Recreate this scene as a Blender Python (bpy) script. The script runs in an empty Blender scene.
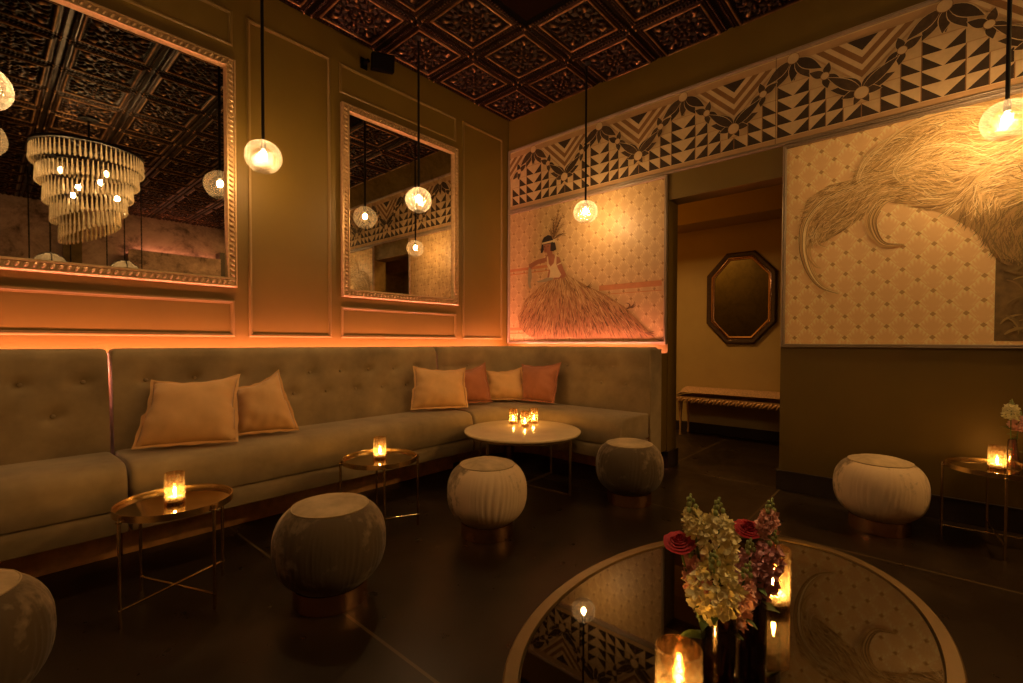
import bpy, math, random
import numpy as np
from mathutils import Vector, Matrix
R = math.radians
sc = bpy.context.scene
col = sc.collection

# ------------------------------------------------------------ camera, world, exposure
XM, YL, CZ = 4.342, 3.923, 3.924          # mural wall, left wall, ceiling height
yaw, pitch, roll = R(41.644), R(-1.1416), R(0.1183)
fw = Vector((math.cos(yaw)*math.cos(pitch), math.sin(yaw)*math.cos(pitch), math.sin(pitch)))
rt = Vector((math.sin(yaw), -math.cos(yaw), 0)); up = rt.cross(fw)
r2 = math.cos(roll)*rt + math.sin(roll)*up; u2 = -math.sin(roll)*rt + math.cos(roll)*up
cd = bpy.data.cameras.new('camera'); cam = bpy.data.objects.new('camera', cd); col.objects.link(cam)
cam.matrix_world = Matrix(((r2.x, u2.x, -fw.x, 0), (r2.y, u2.y, -fw.y, 0), (r2.z, u2.z, -fw.z, 1.2), (0, 0, 0, 1)))
cd.sensor_width = 36; cd.lens = 470.91/1023*36; cd.shift_y = 10.24/1023; cd.clip_start = .02
sc.camera = cam
sc.view_settings.view_transform = 'Standard'; sc.view_settings.look = 'None'
sc.view_settings.gamma = 1; sc.view_settings.use_curve_mapping = False
sc.view_settings.exposure = 0.0
w = bpy.data.worlds.new('world'); sc.world = w; w.use_nodes = True
w.node_tree.nodes['Background'].inputs[0].default_value = (1, .5, .18, 1)
w.node_tree.nodes['Background'].inputs[1].default_value = 0.0
sc.cycles.max_bounces = 8; sc.cycles.diffuse_bounces = 4; sc.cycles.glossy_bounces = 5
sc.cycles.transparent_max_bounces = 24; sc.cycles.transmission_bounces = 6
sc.cycles.caustics_reflective = False; sc.cycles.caustics_refractive = False
sc.cycles.use_denoising = True
sc.cycles.sample_clamp_indirect = 4

BULB = 680; CHAND = 480; LED = 180; LEDC = (1, .31, .20); FLAME = 560; COVE = 16

def area(name, loc, rot, sx, sy, power, color):
    l = bpy.data.lights.new(name, 'AREA'); l.shape = 'RECTANGLE'; l.size = sx; l.size_y = sy; l.energy = power; l.color = color
    o = bpy.data.objects.new(name, l); o.location = loc; o.rotation_euler = rot; col.objects.link(o); return o
# added unseen fill for the right wall, and the unseen hallway ceiling downlight
area('rear_fill_light', (3.85, -2.6, 3.86), (0, 0, 0), .35, .35, 60, (1, .50, .13))
area('hall_light', (5.0, 2.75, 3.0), (0, R(25), 0), .3, .3, 38, (1, .50, .13))

# ------------------------------------------------------------ materials
class NT:
    def __init__(s, name):
        s.m = bpy.data.materials.new(name); s.m.use_nodes = True; s.t = s.m.node_tree; s.n = s.t.nodes; s.l = s.t.links
        s.out = s.n['Material Output']; s.p = s.n.get('Principled BSDF')
    def node(s, typ, **kw):
        n = s.n.new(typ)
        for k, v in kw.items(): setattr(n, k, v)
        return n
    def set(s, sock, v):
        if hasattr(v, 'is_output') or isinstance(v, bpy.types.NodeSocket): s.l.new(v, sock)
        else: sock.default_value = v
    def math(s, op, a, b=0.0, c=None):
        n = s.node('ShaderNodeMath', operation=op); s.set(n.inputs[0], a); s.set(n.inputs[1], b)
        if c is not None: s.set(n.inputs[2], c)
        return n.outputs[0]
    def coord(s, kind='Object'): return s.node('ShaderNodeTexCoord').outputs[kind]
    def xyz(s, kind='Object'):
        n = s.node('ShaderNodeSeparateXYZ'); s.l.new(s.coord(kind), n.inputs[0]); return n.outputs
    def noise(s, scale, detail=3, rough=.5, kind='Object', vec=None, dist=0):
        n = s.node('ShaderNodeTexNoise'); s.l.new(vec or s.coord(kind), n.inputs['Vector'])
        n.inputs['Scale'].default_value = scale; n.inputs['Detail'].default_value = detail; n.inputs['Roughness'].default_value = rough
        n.inputs['Distortion'].default_value = dist
        return n.outputs[0]
    def ramp(s, f, stops):
        n = s.node('ShaderNodeValToRGB'); s.l.new(f, n.inputs[0]); e = n.color_ramp.elements
        e[0].position, e[0].color = stops[0][0], (*stops[0][1], 1); e[1].position, e[1].color = stops[-1][0], (*stops[-1][1], 1)
        for p_, c in stops[1:-1]:
            q = e.new(p_); q.color = (*c, 1)
        return n.outputs[0]
    def mixc(s, f, a, b):
        n = s.node('ShaderNodeMix', data_type='RGBA'); s.set(n.inputs[0], f)
        s.set(n.inputs[6], a if not isinstance(a, tuple) else (*a, 1)); s.set(n.inputs[7], b if not isinstance(b, tuple) else (*b, 1))
        return n.outputs[2]
    def bump(s, h, strength=.3, dist=.01):
        n = s.node('ShaderNodeBump'); n.inputs['Strength'].default_value = strength; n.inputs['Distance'].default_value = dist
        s.l.new(h, n.inputs['Height']); s.l.new(n.outputs[0], s.p.inputs['Normal']); return n.outputs[0]
    def mixsh(s, f, a, b):
        n = s.node('ShaderNodeMixShader'); s.set(n.inputs[0], f); s.l.new(a, n.inputs[1]); s.l.new(b, n.inputs[2]); return n.outputs[0]

def base(name, c, rough=.6, metal=0., var=.12, scale=6, bump=0, bscale=60, sheen=0, kind='Object', spec=.5):
    s = NT(name); f = s.noise(scale, 4, .6, kind)
    lo = tuple(x*(1-var) for x in c); hi = tuple(min(1, x*(1+var)) for x in c)
    s.l.new(s.ramp(f, [(.3, lo), (.7, hi)]), s.p.inputs['Base Color'])
    s.p.inputs['Roughness'].default_value = rough; s.p.inputs['Metallic'].default_value = metal
    s.p.inputs['Specular IOR Level'].default_value = spec
    if sheen: s.p.inputs['Sheen Weight'].default_value = sheen; s.p.inputs['Sheen Roughness'].default_value = .4
    if bump: s.bump(s.noise(bscale, 4, .6, kind), bump, .004)
    return s.m
def emis(name, c, strength):
    s = NT(name); e = s.node('ShaderNodeEmission'); e.inputs[0].default_value = (*c, 1); e.inputs[1].default_value = strength
    s.l.new(e.outputs[0], s.out.inputs[0]); return s.m

M = {}
M['wall'] = base('olive_gold_wall_paint', (.142, .086, .006), .55, 0, .05, 3, .15, 90)
M['trimp'] = base('painted_wall_moulding', (.19, .118, .028), .4, 0, .05, 5)
M['dark_base'] = base('dark_brown_baseboard', (.035, .024, .018), .4)
M['hall'] = base('hall_wall_paint', (.50, .36, .14), .7, 0, .05, 3)
M['taupe'] = base('taupe_grey_mural_moulding', (.24, .175, .11), .45)
M['sofa'] = base('grey_brown_velvet', (.355, .268, .14), .85, 0, .26, 4, .12, 300, .35, spec=.2)
M['sofa_btn'] = base('velvet_button', (.34, .26, .14), .6, 0, .1, 20, 0, 60, .3)
M['wood'] = base('warm_wood_plinth', (.72, .40, .16), .5, 0, .25, 12)
M['tan'] = base('tan_linen_pillow', (.82, .51, .225), .9, 0, .06, 9, .2, 250, .3, spec=.2)
M['rose'] = base('dusty_rose_pillow', (.52, .21, .11), .9, 0, .08, 9, .2, 250, .3, spec=.2)
M['pouf'] = base('taupe_velvet_pouf', (.50, .385, .22), .8, 0, .42, 5, .1, 200, .25, spec=.2)
M['copper'] = base('brushed_copper', (.62, .36, .19), .24, 1, .1, 10)
M['brass'] = base('antique_brass', (.58, .42, .20), .25, 1, .1, 14)
M['bronzegold'] = base('satin_gold_table_rim', (.22, .155, .07), .45, .9, .08, 14)
M['goldframe'] = base('gilt_mirror_frame', (.48, .32, .15), .40, .45, .2, 40)
M['black'] = base('black_metal', (.006, .005, .005), .5, .0, spec=.2)
M['blackpl'] = base('black_plastic', (.003, .0025, .0025), .8, spec=.03)
M['plate'] = base('amber_mirror_glass', (.40, .33, .19), .07, 1, .15, 8)
M['stone'] = base('pale_stone_tabletop', (.92, .74, .45), .22, 0, .1, 5)
M['cfloor'] = None
M['wax'] = base('candle_wax', (.9, .72, .45), .5)
M['stem'] = base('flower_stem_green', (.12, .2, .05), .6)
M['leafg'] = base('leaf_green', (.14, .22, .06), .6)
M['bud'] = base('green_flower_bud', (.32, .40, .14), .6)
M['cream'] = base('cream_petals', (.95, .86, .48), .7, 0, .08, 30)
M['pink'] = base('pale_pink_petals', (.90, .52, .42), .7, 0, .15, 30)
M['mauve'] = base('mauve_petals', (.66, .34, .34), .7, 0, .2, 30)
M['red'] = base('crimson_petals', (.50, .018, .03), .6, 0, .2, 30)
M['bench'] = base('tapestry_bench_seat', (.50, .31, .17), .9, 0, .35, 60, .2, 200)
M['carved'] = base('carved_gilt_wood', (.62, .38, .18), .38, .4, .2, 30)
M['darkwood'] = base('dark_carved_wood', (.06, .032, .018), .4, .1, .3, 40)
M['bulb'] = emis('glowing_bulb', (1, .62, .28), BULB)
M['cbulb'] = emis('chandelier_bulb', (1, .60, .26), CHAND)
M['led'] = emis('warm_led_strip', LEDC, LED)
M['cove'] = emis('cove_light', (1, .36, .2), COVE)
M['flame'] = emis('candle_flame', (1, .55, .16), FLAME)
# mural paints
M['m_cream'] = base('mural_cream', (.60, .42, .21), .7, 0, .12, 14)
M['m_light'] = base('mural_light_tan', (.62, .44, .23), .7, 0, .08, 20)
M['m_mid'] = base('mural_mid_brown', (.24, .115, .036), .7, 0, .1, 20)
M['m_dark'] = base('mural_dark_brown', (.036, .018, .006), .7, 0, .25, 25)
M['m_leaf'] = base('mural_leaf_brown', (.06, .032, .012), .7, 0, .35, 30)
M['m_border'] = base('mural_border', (.48, .29, .13), .65, 0, .08, 10)
M['m_block'] = base('mural_bronze_block', (.19, .115, .034), .7, 0, .35, 18)
for n, c in dict(f0=(.72, .52, .27), f1=(.60, .40, .19), f2=(.42, .25, .11), f3=(.24, .135, .055), f4=(.52, .27, .14), f5=(.78, .60, .34), skin=(.40, .17, .10), hair=(.02, .012, .01), gown=(.76, .66, .44), glove=(.40, .37, .27), lip=(.35, .05, .03), rail=(.62, .28, .13), g0=(.30, .21, .085), g1=(.20, .135, .05)).items():
    M[n] = base('mural_paint_'+n, tuple(q_*k_*(1.0 if n != 'f3' else .7) for q_, k_ in zip(c, (.74, .68, .54))), .7, 0, .08, 20)

def m_dark_sided():  # one side coloured darker, plus noise patches; each pouf's turn picks the facing side
    s = NT('dark_sided_taupe_velvet'); x = s.xyz(); n = s.noise(7, 4, .6, dist=.5); n2 = s.noise(26, 3, .6)
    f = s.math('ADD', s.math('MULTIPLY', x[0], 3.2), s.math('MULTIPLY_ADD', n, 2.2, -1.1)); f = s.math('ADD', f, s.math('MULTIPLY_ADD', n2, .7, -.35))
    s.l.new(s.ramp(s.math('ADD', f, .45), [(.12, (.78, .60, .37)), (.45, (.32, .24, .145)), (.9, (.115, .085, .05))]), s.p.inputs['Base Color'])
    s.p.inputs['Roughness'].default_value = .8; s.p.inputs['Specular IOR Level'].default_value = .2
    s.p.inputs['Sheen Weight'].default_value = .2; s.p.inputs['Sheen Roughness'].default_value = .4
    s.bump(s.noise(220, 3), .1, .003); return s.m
M['dark_sided'] = m_dark_sided()
def m_wallpaper(name='fan_lattice_wallpaper', k=1.0):
    s = NT(name); x = s.xyz()
    # diamond lattice: pitch .165 (y) x .16 (z)
    U = s.math('DIVIDE', s.math('ADD', x[1], 10.0 - .838 + .165*61 - 10.0), .165)
    V = s.math('DIVIDE', s.math('ADD', x[2], 10.0 - 1.411 + .16*9 - 10.0 + .0), .16)
    def cell(du, dv):
        u = s.math('SUBTRACT', s.math('FRACT', s.math('ADD', U, du)), .5); v = s.math('FRACT', s.math('ADD', V, dv)); return u, v
    outs = []
    # fan rising from every lattice point; a diamond above each vertex: |u| < v and |u| < 1-v
    res = None
    for du, dv in ((.5, 0.), (0., .5)):
        u, v = cell(du, dv)
        au = s.math('ABSOLUTE', u)
        d1 = s.math('MINIMUM', s.math('SUBTRACT', v, au), s.math('SUBTRACT', s.math('SUBTRACT', 1.0, v), au))
        inside = s.math('GREATER_THAN', d1, 0.0)
        ang = s.math('ARCTAN2', u, v)
        r = s.math('SQRT', s.math('ADD', s.math('MULTIPLY', u, u), s.math('MULTIPLY', v, v)))
        ray = s.math('MULTIPLY', s.math('ADD', s.math('SINE', s.math('MULTIPLY', ang, 34.0)), 1.0), .5)
        rim = s.math('MULTIPLY', s.math('SUBTRACT', .26, d1), 4.0); rimc = s.node('ShaderNodeClamp'); s.l.new(rim, rimc.inputs[0])
        up_ = s.math('GREATER_THAN', v, .3)
        pat = s.math('MULTIPLY', s.math('MULTIPLY', ray, rimc.outputs[0]), up_)
        line = s.math('LESS_THAN', d1, .02)
        pat = s.math('MAXIMUM', pat, s.math('MULTIPLY', line, .6))
        spot = s.math('LESS_THAN', s.math('ADD', s.math('ABSOLUTE', u), s.math('MULTIPLY', s.math('ABSOLUTE', s.math('SUBTRACT', v, .0)), 1.0)), .13)
        spot2 = s.math('LESS_THAN', s.math('ADD', s.math('ABSOLUTE', u), s.math('ABSOLUTE', s.math('SUBTRACT', v, 1.0))), .13)
        vw = s.math('SUBTRACT', .5, s.math('ABSOLUTE', s.math('SUBTRACT', v, .5)))
        sp = s.math('LESS_THAN', s.math('ADD', au, vw), .105)
        val = s.math('SUBTRACT', s.math('MULTIPLY', inside, pat), s.math('MULTIPLY', sp, 2.2))
        res = val if res is None else s.math('ADD', res, val)
    f = s.math('MULTIPLY_ADD', res, .27, .48)
    c = s.ramp(f, [(p_, tuple(min(1, q*k) for q in c_)) for p_, c_ in ((.02, (.27, .15, .045)), (.30, (.33, .185, .065)), (.5, (.50, .33, .145)), (.72, (.66, .46, .22)))])
    big = s.noise(1.6, 3)
    c = s.mixc(s.math('MULTIPLY', big, .3), c, (.40*k, .255*k, .105*k))
    s.l.new(c, s.p.inputs['Base Color']); s.p.inputs['Roughness'].default_value = .5
    return s.m
M['paper'] = m_wallpaper()
M['paper_lit'] = m_wallpaper('lit_fan_lattice_wallpaper', 1.85)  # brighter wallpaper copy; light missing on the right panel is put into its colour

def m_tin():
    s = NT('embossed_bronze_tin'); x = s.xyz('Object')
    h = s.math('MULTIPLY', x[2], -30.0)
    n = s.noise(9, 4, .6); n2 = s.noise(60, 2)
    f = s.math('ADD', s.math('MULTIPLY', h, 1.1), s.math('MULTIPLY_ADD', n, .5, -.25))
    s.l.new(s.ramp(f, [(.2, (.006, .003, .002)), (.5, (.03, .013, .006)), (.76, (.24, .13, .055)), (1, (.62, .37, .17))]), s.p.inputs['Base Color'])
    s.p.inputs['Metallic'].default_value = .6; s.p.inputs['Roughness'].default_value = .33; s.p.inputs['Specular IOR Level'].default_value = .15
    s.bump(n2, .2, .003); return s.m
M['tin'] = m_tin()

def m_floor():
    s = NT('dark_polished_concrete'); x = s.xyz()
    n = s.noise(1.6, 4, .5, dist=.3); n2 = s.noise(6, 5, .6)
    c = s.ramp(s.math('ADD', s.math('MULTIPLY', n, .7), s.math('MULTIPLY', n2, .3)), [(.30, (.014, .008, .004)), (.5, (.022, .014, .007)), (.72, (.042, .027, .013))])
    lines = None
    def ln(ax, v, wd=.007):
        return s.math('LESS_THAN', s.math('ABSOLUTE', s.math('SUBTRACT', x[ax], v)), wd)
    hallx = s.math('GREATER_THAN', x[0], 4.35); room = s.math('LESS_THAN', x[0], 4.36)
    L = [s.math('MULTIPLY', ln(0, 1.05), room), ln(0, 3.30), ln(0, -1.2), s.math('MULTIPLY', ln(1, .905), room), s.math('MULTIPLY', ln(1, -1.35), room),
         s.math('MULTIPLY', ln(1, 1.89), hallx), ln(0, 4.35)]
    for l in L: lines = l if lines is None else s.math('MAXIMUM', lines, l)
    c = s.mixc(lines, c, (.10, .068, .034))
    s.l.new(c, s.p.inputs['Base Color'])
    s.l.new(s.ramp(n2, [(.3, (.26,)*3), (.7, (.40,)*3)]), s.p.inputs['Roughness']); s.p.inputs['Specular IOR Level'].default_value = .28
    s.bump(n2, .06, .01); return s.m
M['floor'] = m_floor()

def m_mirror(name, tint, amount):
    s = NT(name); n = s.noise(5, 6, .7, dist=.8); n2 = s.noise(30, 4, .7)
    f = s.math('ADD', s.math('MULTIPLY', n, .7), s.math('MULTIPLY', n2, .3))
    dk = tuple(t*(1-amount) for t in tint)
    s.l.new(s.ramp(f, [(.36, dk), (.56, tint)]), s.p.inputs['Base Color'])
    s.p.inputs['Metallic'].default_value = 1; s.p.inputs['Roughness'].default_value = .015; return s.m
M['mirror'] = m_mirror('antiqued_mirror_glass', (.88, .82, .70), .45)
M['mirror_dark'] = m_mirror('smoky_mirror_glass', (.24, .22, .15), .3)

def m_globe():
    s = NT('seeded_bubble_glass'); vor = s.node('ShaderNodeTexVoronoi'); s.l.new(s.coord(), vor.inputs['Vector']); vor.inputs['Scale'].default_value = 70
    n = s.noise(45, 4, .7)
    b = s.node('ShaderNodeBump'); b.inputs['Strength'].default_value = .9; b.inputs['Distance'].default_value = .004; s.l.new(n, b.inputs['Height'])
    tr = s.node('ShaderNodeBsdfTransparent'); tr.inputs[0].default_value = (1, .94, .85, 1)
    tl = s.node('ShaderNodeBsdfTranslucent'); tl.inputs[0].default_value = (.95, .85, .66, 1); s.l.new(b.outputs[0], tl.inputs['Normal'])
    gl = s.node('ShaderNodeBsdfGlossy'); gl.inputs[1].default_value = .12; gl.inputs[0].default_value = (.9, .85, .75, 1); s.l.new(b.outputs[0], gl.inputs['Normal'])
    lw = s.node('ShaderNodeLayerWeight'); lw.inputs[0].default_value = .35
    f1 = s.math('ADD', s.math('MULTIPLY', lw.outputs['Facing'], .075), s.math('MULTIPLY', s.math('GREATER_THAN', n, .56), .04))
    f1 = s.math('ADD', f1, .008)
    a = s.mixsh(f1, tr.outputs[0], tl.outputs[0]); a = s.mixsh(s.math('MULTIPLY_ADD', lw.outputs['Fresnel'], .5, .04), a, gl.outputs[0])
    s.l.new(a, s.out.inputs[0]); return s.m
M['globe'] = m_globe()
def m_crystal():
    s = NT('crystal_drop_glass')
    tr = s.node('ShaderNodeBsdfTransparent'); tr.inputs[0].default_value = (.97, .93, .84, 1)
    gl = s.node('ShaderNodeBsdfGlossy'); gl.inputs[1].default_value = .08; gl.inputs[0].default_value = (1, .95, .82, 1)
    tl = s.node('ShaderNodeBsdfTranslucent'); tl.inputs[0].default_value = (1, .9, .7, 1)
    lw = s.node('ShaderNodeLayerWeight'); lw.inputs[0].default_value = .5
    a = s.mixsh(.66, tr.outputs[0], tl.outputs[0]); a = s.mixsh(s.math('MULTIPLY_ADD', lw.outputs['Facing'], .55, .22), a, gl.outputs[0])
    s.l.new(a, s.out.inputs[0]); return s.m
M['crystal'] = m_crystal()
def m_mercury(name='mercury_glass', dens=.52, tint=(1, .80, .5)):
    s = NT(name); n = s.noise(75, 3, .7); vor = s.node('ShaderNodeTexVoronoi'); s.l.new(s.coord(), vor.inputs['Vector']); vor.inputs['Scale'].default_value = 90
    tr = s.node('ShaderNodeBsdfTransparent'); tr.inputs[0].default_value = (1, .88, .68, 1)
    tl = s.node('ShaderNodeBsdfTranslucent'); tl.inputs[0].default_value = (*tint, 1)
    gl = s.node('ShaderNodeBsdfGlossy'); gl.inputs[1].default_value = .15; gl.inputs[0].default_value = (.85, .62, .35, 1)
    spots = s.ramp(n, [(dens-.05, (0, 0, 0)), (dens+.05, (1, 1, 1))])
    a = s.mixsh(.78, tl.outputs[0], gl.outputs[0])
    b = s.mixsh(s.math('MULTIPLY_ADD', spots, .44, .12), tr.outputs[0], a)
    s.l.new(b, s.out.inputs[0]); return s.m
M['mercury'] = m_mercury()
def m_smoke(name, tint, refl, spec_rough=.02):
    s = NT(name)
    tr = s.node('ShaderNodeBsdfTransparent'); tr.inputs[0].default_value = (*tint, 1)
    gl = s.node('ShaderNodeBsdfGlossy'); gl.inputs[1].default_value = spec_rough; gl.inputs[0].default_value = (.95, .9, .8, 1)
    fr = s.node('ShaderNodeFresnel'); fr.inputs[0].default_value = 1.55
    s.l.new(s.mixsh(s.math('MULTIPLY_ADD', fr.outputs[0], 1.0, refl), tr.outputs[0], gl.outputs[0]), s.out.inputs[0]); return s.m
M['tglass'] = m_smoke('smoked_table_glass', (.50, .45, .36), .055)
M['vglass'] = m_smoke('dark_amber_vase_glass', (.48, .32, .16), .12, .08)
M['cvase'] = m_smoke('rose_copper_vase_glass', (.75, .45, .28), .35, .15)
def m_plaster():
    s = NT('mottled_plaster'); n = s.noise(1.8, 8, .75, dist=.4)
    s.l.new(s.ramp(n, [(.38, (.14, .09, .07)), (.48, (.42, .29, .23)), (.65, (.55, .40, .32))]), s.p.inputs['Base Color'])
    s.p.inputs['Roughness'].default_value = .7; return s.m
M['plaster'] = m_plaster()

# ------------------------------------------------------------ mesh helpers
class MB:
    def __init__(s): s.v = []; s.f = []; s.mi = []
    def add(s, vs, fs, mi=0):
        b = len(s.v); s.v += [tuple(v) for v in vs]; s.f += [tuple(b+i for i in f) for f in fs]; s.mi += [mi]*len(fs)
    def box(s, c, d, rot=None, mi=0):
        vs = [Vector((x*d[0]/2, y*d[1]/2, z*d[2]/2)) for x in (-1, 1) for y in (-1, 1) for z in (-1, 1)]
        if rot is not None: vs = [rot @ v for v in vs]
        vs = [v+Vector(c) for v in vs]
        s.add(vs, [(0, 1, 3, 2), (4, 6, 7, 5), (0, 4, 5, 1), (2, 3, 7, 6), (0, 2, 6, 4), (1, 5, 7, 3)], mi)
    def bb(s, a, b, mi=0): s.box([(a[i]+b[i])/2 for i in range(3)], [abs(b[i]-a[i]) for i in range(3)], None, mi)
    def tube(s, pts, r, n=8, mi=0, caps=True):
        pts = [Vector(p) for p in pts]; rs = r if hasattr(r, '__len__') else [r]*len(pts)
        vs = []; t0 = None; a = None
        for i, p in enumerate(pts):
            t = (pts[min(i+1, len(pts)-1)]-pts[max(i-1, 0)]).normalized()
            if a is None: a = t.orthogonal().normalized()
            else: a = (a-t*a.dot(t)).normalized()
            b = t.cross(a)
            for k in range(n):
                th = 2*math.pi*k/n; vs.append(p+(a*math.cos(th)+b*math.sin(th))*rs[i])
        fs = [(i*n+k, i*n+(k+1) % n, (i+1)*n+(k+1) % n, (i+1)*n+k) for i in range(len(pts)-1) for k in range(n)]
        if caps: fs += [tuple(range(n-1, -1, -1)), tuple((len(pts)-1)*n+k for k in range(n))]
        s.add(vs, fs, mi)
    def lathe(s, prof, c=(0, 0, 0), n=32, mi=0, fn=None, sx=1, sy=1):
        vs = []
        for (r, z) in prof:
            for k in range(n):
                th = 2*math.pi*k/n; rr = r*(fn(th, z) if fn else 1)
                vs.append((c[0]+rr*math.cos(th)*sx, c[1]+rr*math.sin(th)*sy, c[2]+z))
        fs = [(i*n+k, i*n+(k+1) % n, (i+1)*n+(k+1) % n, (i+1)*n+k) for i in range(len(prof)-1) for k in range(n)]
        if prof[0][0] > 1e-6 and prof[0] != prof[-1]: fs.append(tuple(range(n-1, -1, -1)))
        if prof[-1][0] > 1e-6 and prof[0] != prof[-1]: fs.append(tuple((len(prof)-1)*n+k for k in range(n)))
        s.add(vs, fs, mi)
    def ball(s, c, r, n=10, mi=0, sc_=(1, 1, 1), rot=None):
        vs = []; m_ = max(4, n//2+1)
        for i in range(m_+1):
            ph = math.pi*i/m_
            for k in range(n):
                th = 2*math.pi*k/n; v = Vector((r*math.sin(ph)*math.cos(th)*sc_[0], r*math.sin(ph)*math.sin(th)*sc_[1], r*math.cos(ph)*sc_[2]))
                if rot is not None: v = rot @ v
                vs.append(v+Vector(c))
        s.add(vs, [(i*n+k, (i+1)*n+k, (i+1)*n+(k+1) % n, i*n+(k+1) % n) for i in range(m_) for k in range(n)], mi)
    def grid(s, P, mi=0, closed=False):
        a = len(P); b = len(P[0]); vs = [p for r_ in P for p in r_]
        s.add(vs, [(i*b+j, i*b+(j+1) % b, (i+1)*b+(j+1) % b, (i+1)*b+j) for i in range(a-1) for j in range(b if closed else b-1)], mi)
    def build(s, name, mats, parent=None, angle=40, bevel=0, smooth=True, recalc=True):
        me = bpy.data.meshes.new(name); me.from_pydata(s.v, [], s.f)
        for m_ in (mats if isinstance(mats, (list, tuple)) else [mats]): me.materials.append(m_)
        me.polygons.foreach_set('material_index', s.mi); 
        if recalc:
            import bmesh
            bm = bmesh.new(); bm.from_mesh(me); bmesh.ops.remove_doubles(bm, verts=bm.verts, dist=1e-6); bmesh.ops.recalc_face_normals(bm, faces=bm.faces); bm.to_mesh(me); bm.free()
        if smooth:
            me.polygons.foreach_set('use_smooth', [True]*len(me.polygons)); me.set_sharp_from_angle(angle=R(angle))
        me.update(); o = bpy.data.objects.new(name, me); col.objects.link(o)
        if parent: o.parent = parent
        if bevel:
            b = o.modifiers.new('bevel', 'BEVEL'); b.width = bevel; b.segments = 2; b.limit_method = 'ANGLE'; b.angle_limit = R(40)
        return o
def tag(o, label=None, cat=None, group=None, kind=None):
    if label: o['label'] = label
    if cat: o['category'] = cat
    if group: o['group'] = group
    if kind: o['kind'] = kind
    return o
def thing(name, label, cat, loc=(0, 0, 0), rz=0, group=None):
    o = bpy.data.objects.new(name, None); o.empty_display_size = .05; col.objects.link(o); o.location = loc; o.rotation_euler = (0, 0, rz)
    return tag(o, label, cat, group)
def struct(o): o['kind'] = 'structure'; return o
def dup(root, loc, rz=0, label=None, scale=None):
    r = root.copy(); col.objects.link(r); r.location = loc; r.rotation_euler = (0, 0, rz)
    if label: r['label'] = label
    if scale: r.scale = scale
    for ch in list(root.children):
        c = ch.copy(); col.objects.link(c); c.parent = r
        for g in list(ch.children):
            d = g.copy(); col.objects.link(d); d.parent = c
    return r
def sweep(mb, poly, prof, to3, mi=0):
    """closed polygon of 2-D points, profile of (inset, height); to3(a, b, height)"""
    n = len(poly); rings = []
    area_ = sum(poly[i][0]*poly[(i+1) % n][1]-poly[(i+1) % n][0]*poly[i][1] for i in range(n))
    sg = 1 if area_ > 0 else -1
    mit = []
    for i in range(n):
        p0, p1, p2 = Vector(poly[i-1]), Vector(poly[i]), Vector(poly[(i+1) % n])
        e1 = (p1-p0).normalized(); e2 = (p2-p1).normalized()
        n1 = Vector((-e1.y, e1.x))*sg; n2 = Vector((-e2.y, e2.x))*sg; m_ = (n1+n2); m_ = m_/(m_.dot(n1)); mit.append(m_)
    P = [[to3(poly[i][0]+mit[i].x*a, poly[i][1]+mit[i].y*a, h) for i in range(n)] for a, h in prof]
    mb.grid(P, mi, True)
def rect(a0, b0, a1, b1): return [(a0, b0), (a1, b0), (a1, b1), (a0, b1)]
onL = lambda a, b, h: (a, YL-h, b)          # on the left wall: a = X, b = Z
onM = lambda a, b, h: (XM-h, a, b)          # on the mural wall: a = Y, b = Z

# ------------------------------------------------------------ setting
X0, Y0 = -2.6, -5.0
def wallbox(name, a, b, mat): m = MB(); m.bb(a, b); return struct(m.build(name, mat, None, smooth=False))
fl = wallbox('floor', (X0-.2, Y0-.2, -.1), (6.6, YL+.2, 0), M['floor'])
wallbox('wall_left', (X0-.2, YL, 0), (XM+.22, YL+.2, CZ+.1), M['wall'])
wallbox('wall_near', (X0-.2, Y0, 0), (X0, YL, CZ+.1), M['plaster'])
wallbox('wall_opposite', (X0-.2, Y0-.2, 0), (XM+.22, Y0, CZ+.1), M['plaster'])
m = MB(); D0, D1, DH = .915, 1.869, 2.551
m.bb((XM, Y0, 0), (XM+.21, D0, CZ+.1)); m.bb((XM, D1, 0), (XM+.21, YL, CZ+.1)); m.bb((XM, D0, DH), (XM+.21, D1, CZ+.1))
struct(m.build('wall_right', M['wall'], smooth=False))
# ceiling tiles as one relief
N = 88; P_ = .648
u = np.linspace(-1, 1, N+1); U, V = np.meshgrid(u, u, indexing='ij'); mm = np.maximum(abs(U), abs(V)); al = np.where(abs(U) > abs(V), V, U)
rr = np.hypot(U, V); th = np.arctan2(V, U)
st = lambda x, a, b: np.clip((x-a)/(b-a), 0, 1)
h = np.zeros_like(U)
bump_ = lambda x, c, w_: np.clip(1-((x-c)/w_)**2, 0, 1)
h += .016*bump_(mm, .90, .045)*(.55+.45*np.cos(al*np.pi*22))
h += .012*bump_(mm, .82, .035)
h += .020*bump_(mm, .74, .05)
h += .010*bump_(mm, .665, .03)*(.5+.5*np.cos(al*np.pi*26))
fld = (mm < .63)
h += fld*.016*bump_(rr, .0, .09)
h += fld*.018*bump_(rr, .18, .09)*(.45+.55*np.cos(8*th))
h += fld*.012*bump_(rr, .30, .03)
h += fld*.018*bump_(rr, .42, .10)*np.clip(np.cos(8*th+9*(rr-.4)), -.2, 1)
h += fld*.016*bump_(rr, .60, .12)*np.clip(np.cos(16*th-7*(rr-.5)), -.2, 1)
h += fld*.018*bump_(np.hypot(abs(U)-.5, abs(V)-.5), .0, .12)
h += .012*bump_(np.hypot(abs(U)-.9, abs(V)-.9), 0, .07)
vs = np.stack([(U+1)/2*P_, (V+1)/2*P_, -h*1.25], -1).reshape(-1, 3)
ii, jj = np.meshgrid(np.arange(N), np.arange(N), indexing='ij'); k0 = (ii*(N+1)+jj).ravel()
fs = np.stack([k0, k0+1, k0+N+2, k0+N+1], -1)
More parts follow.
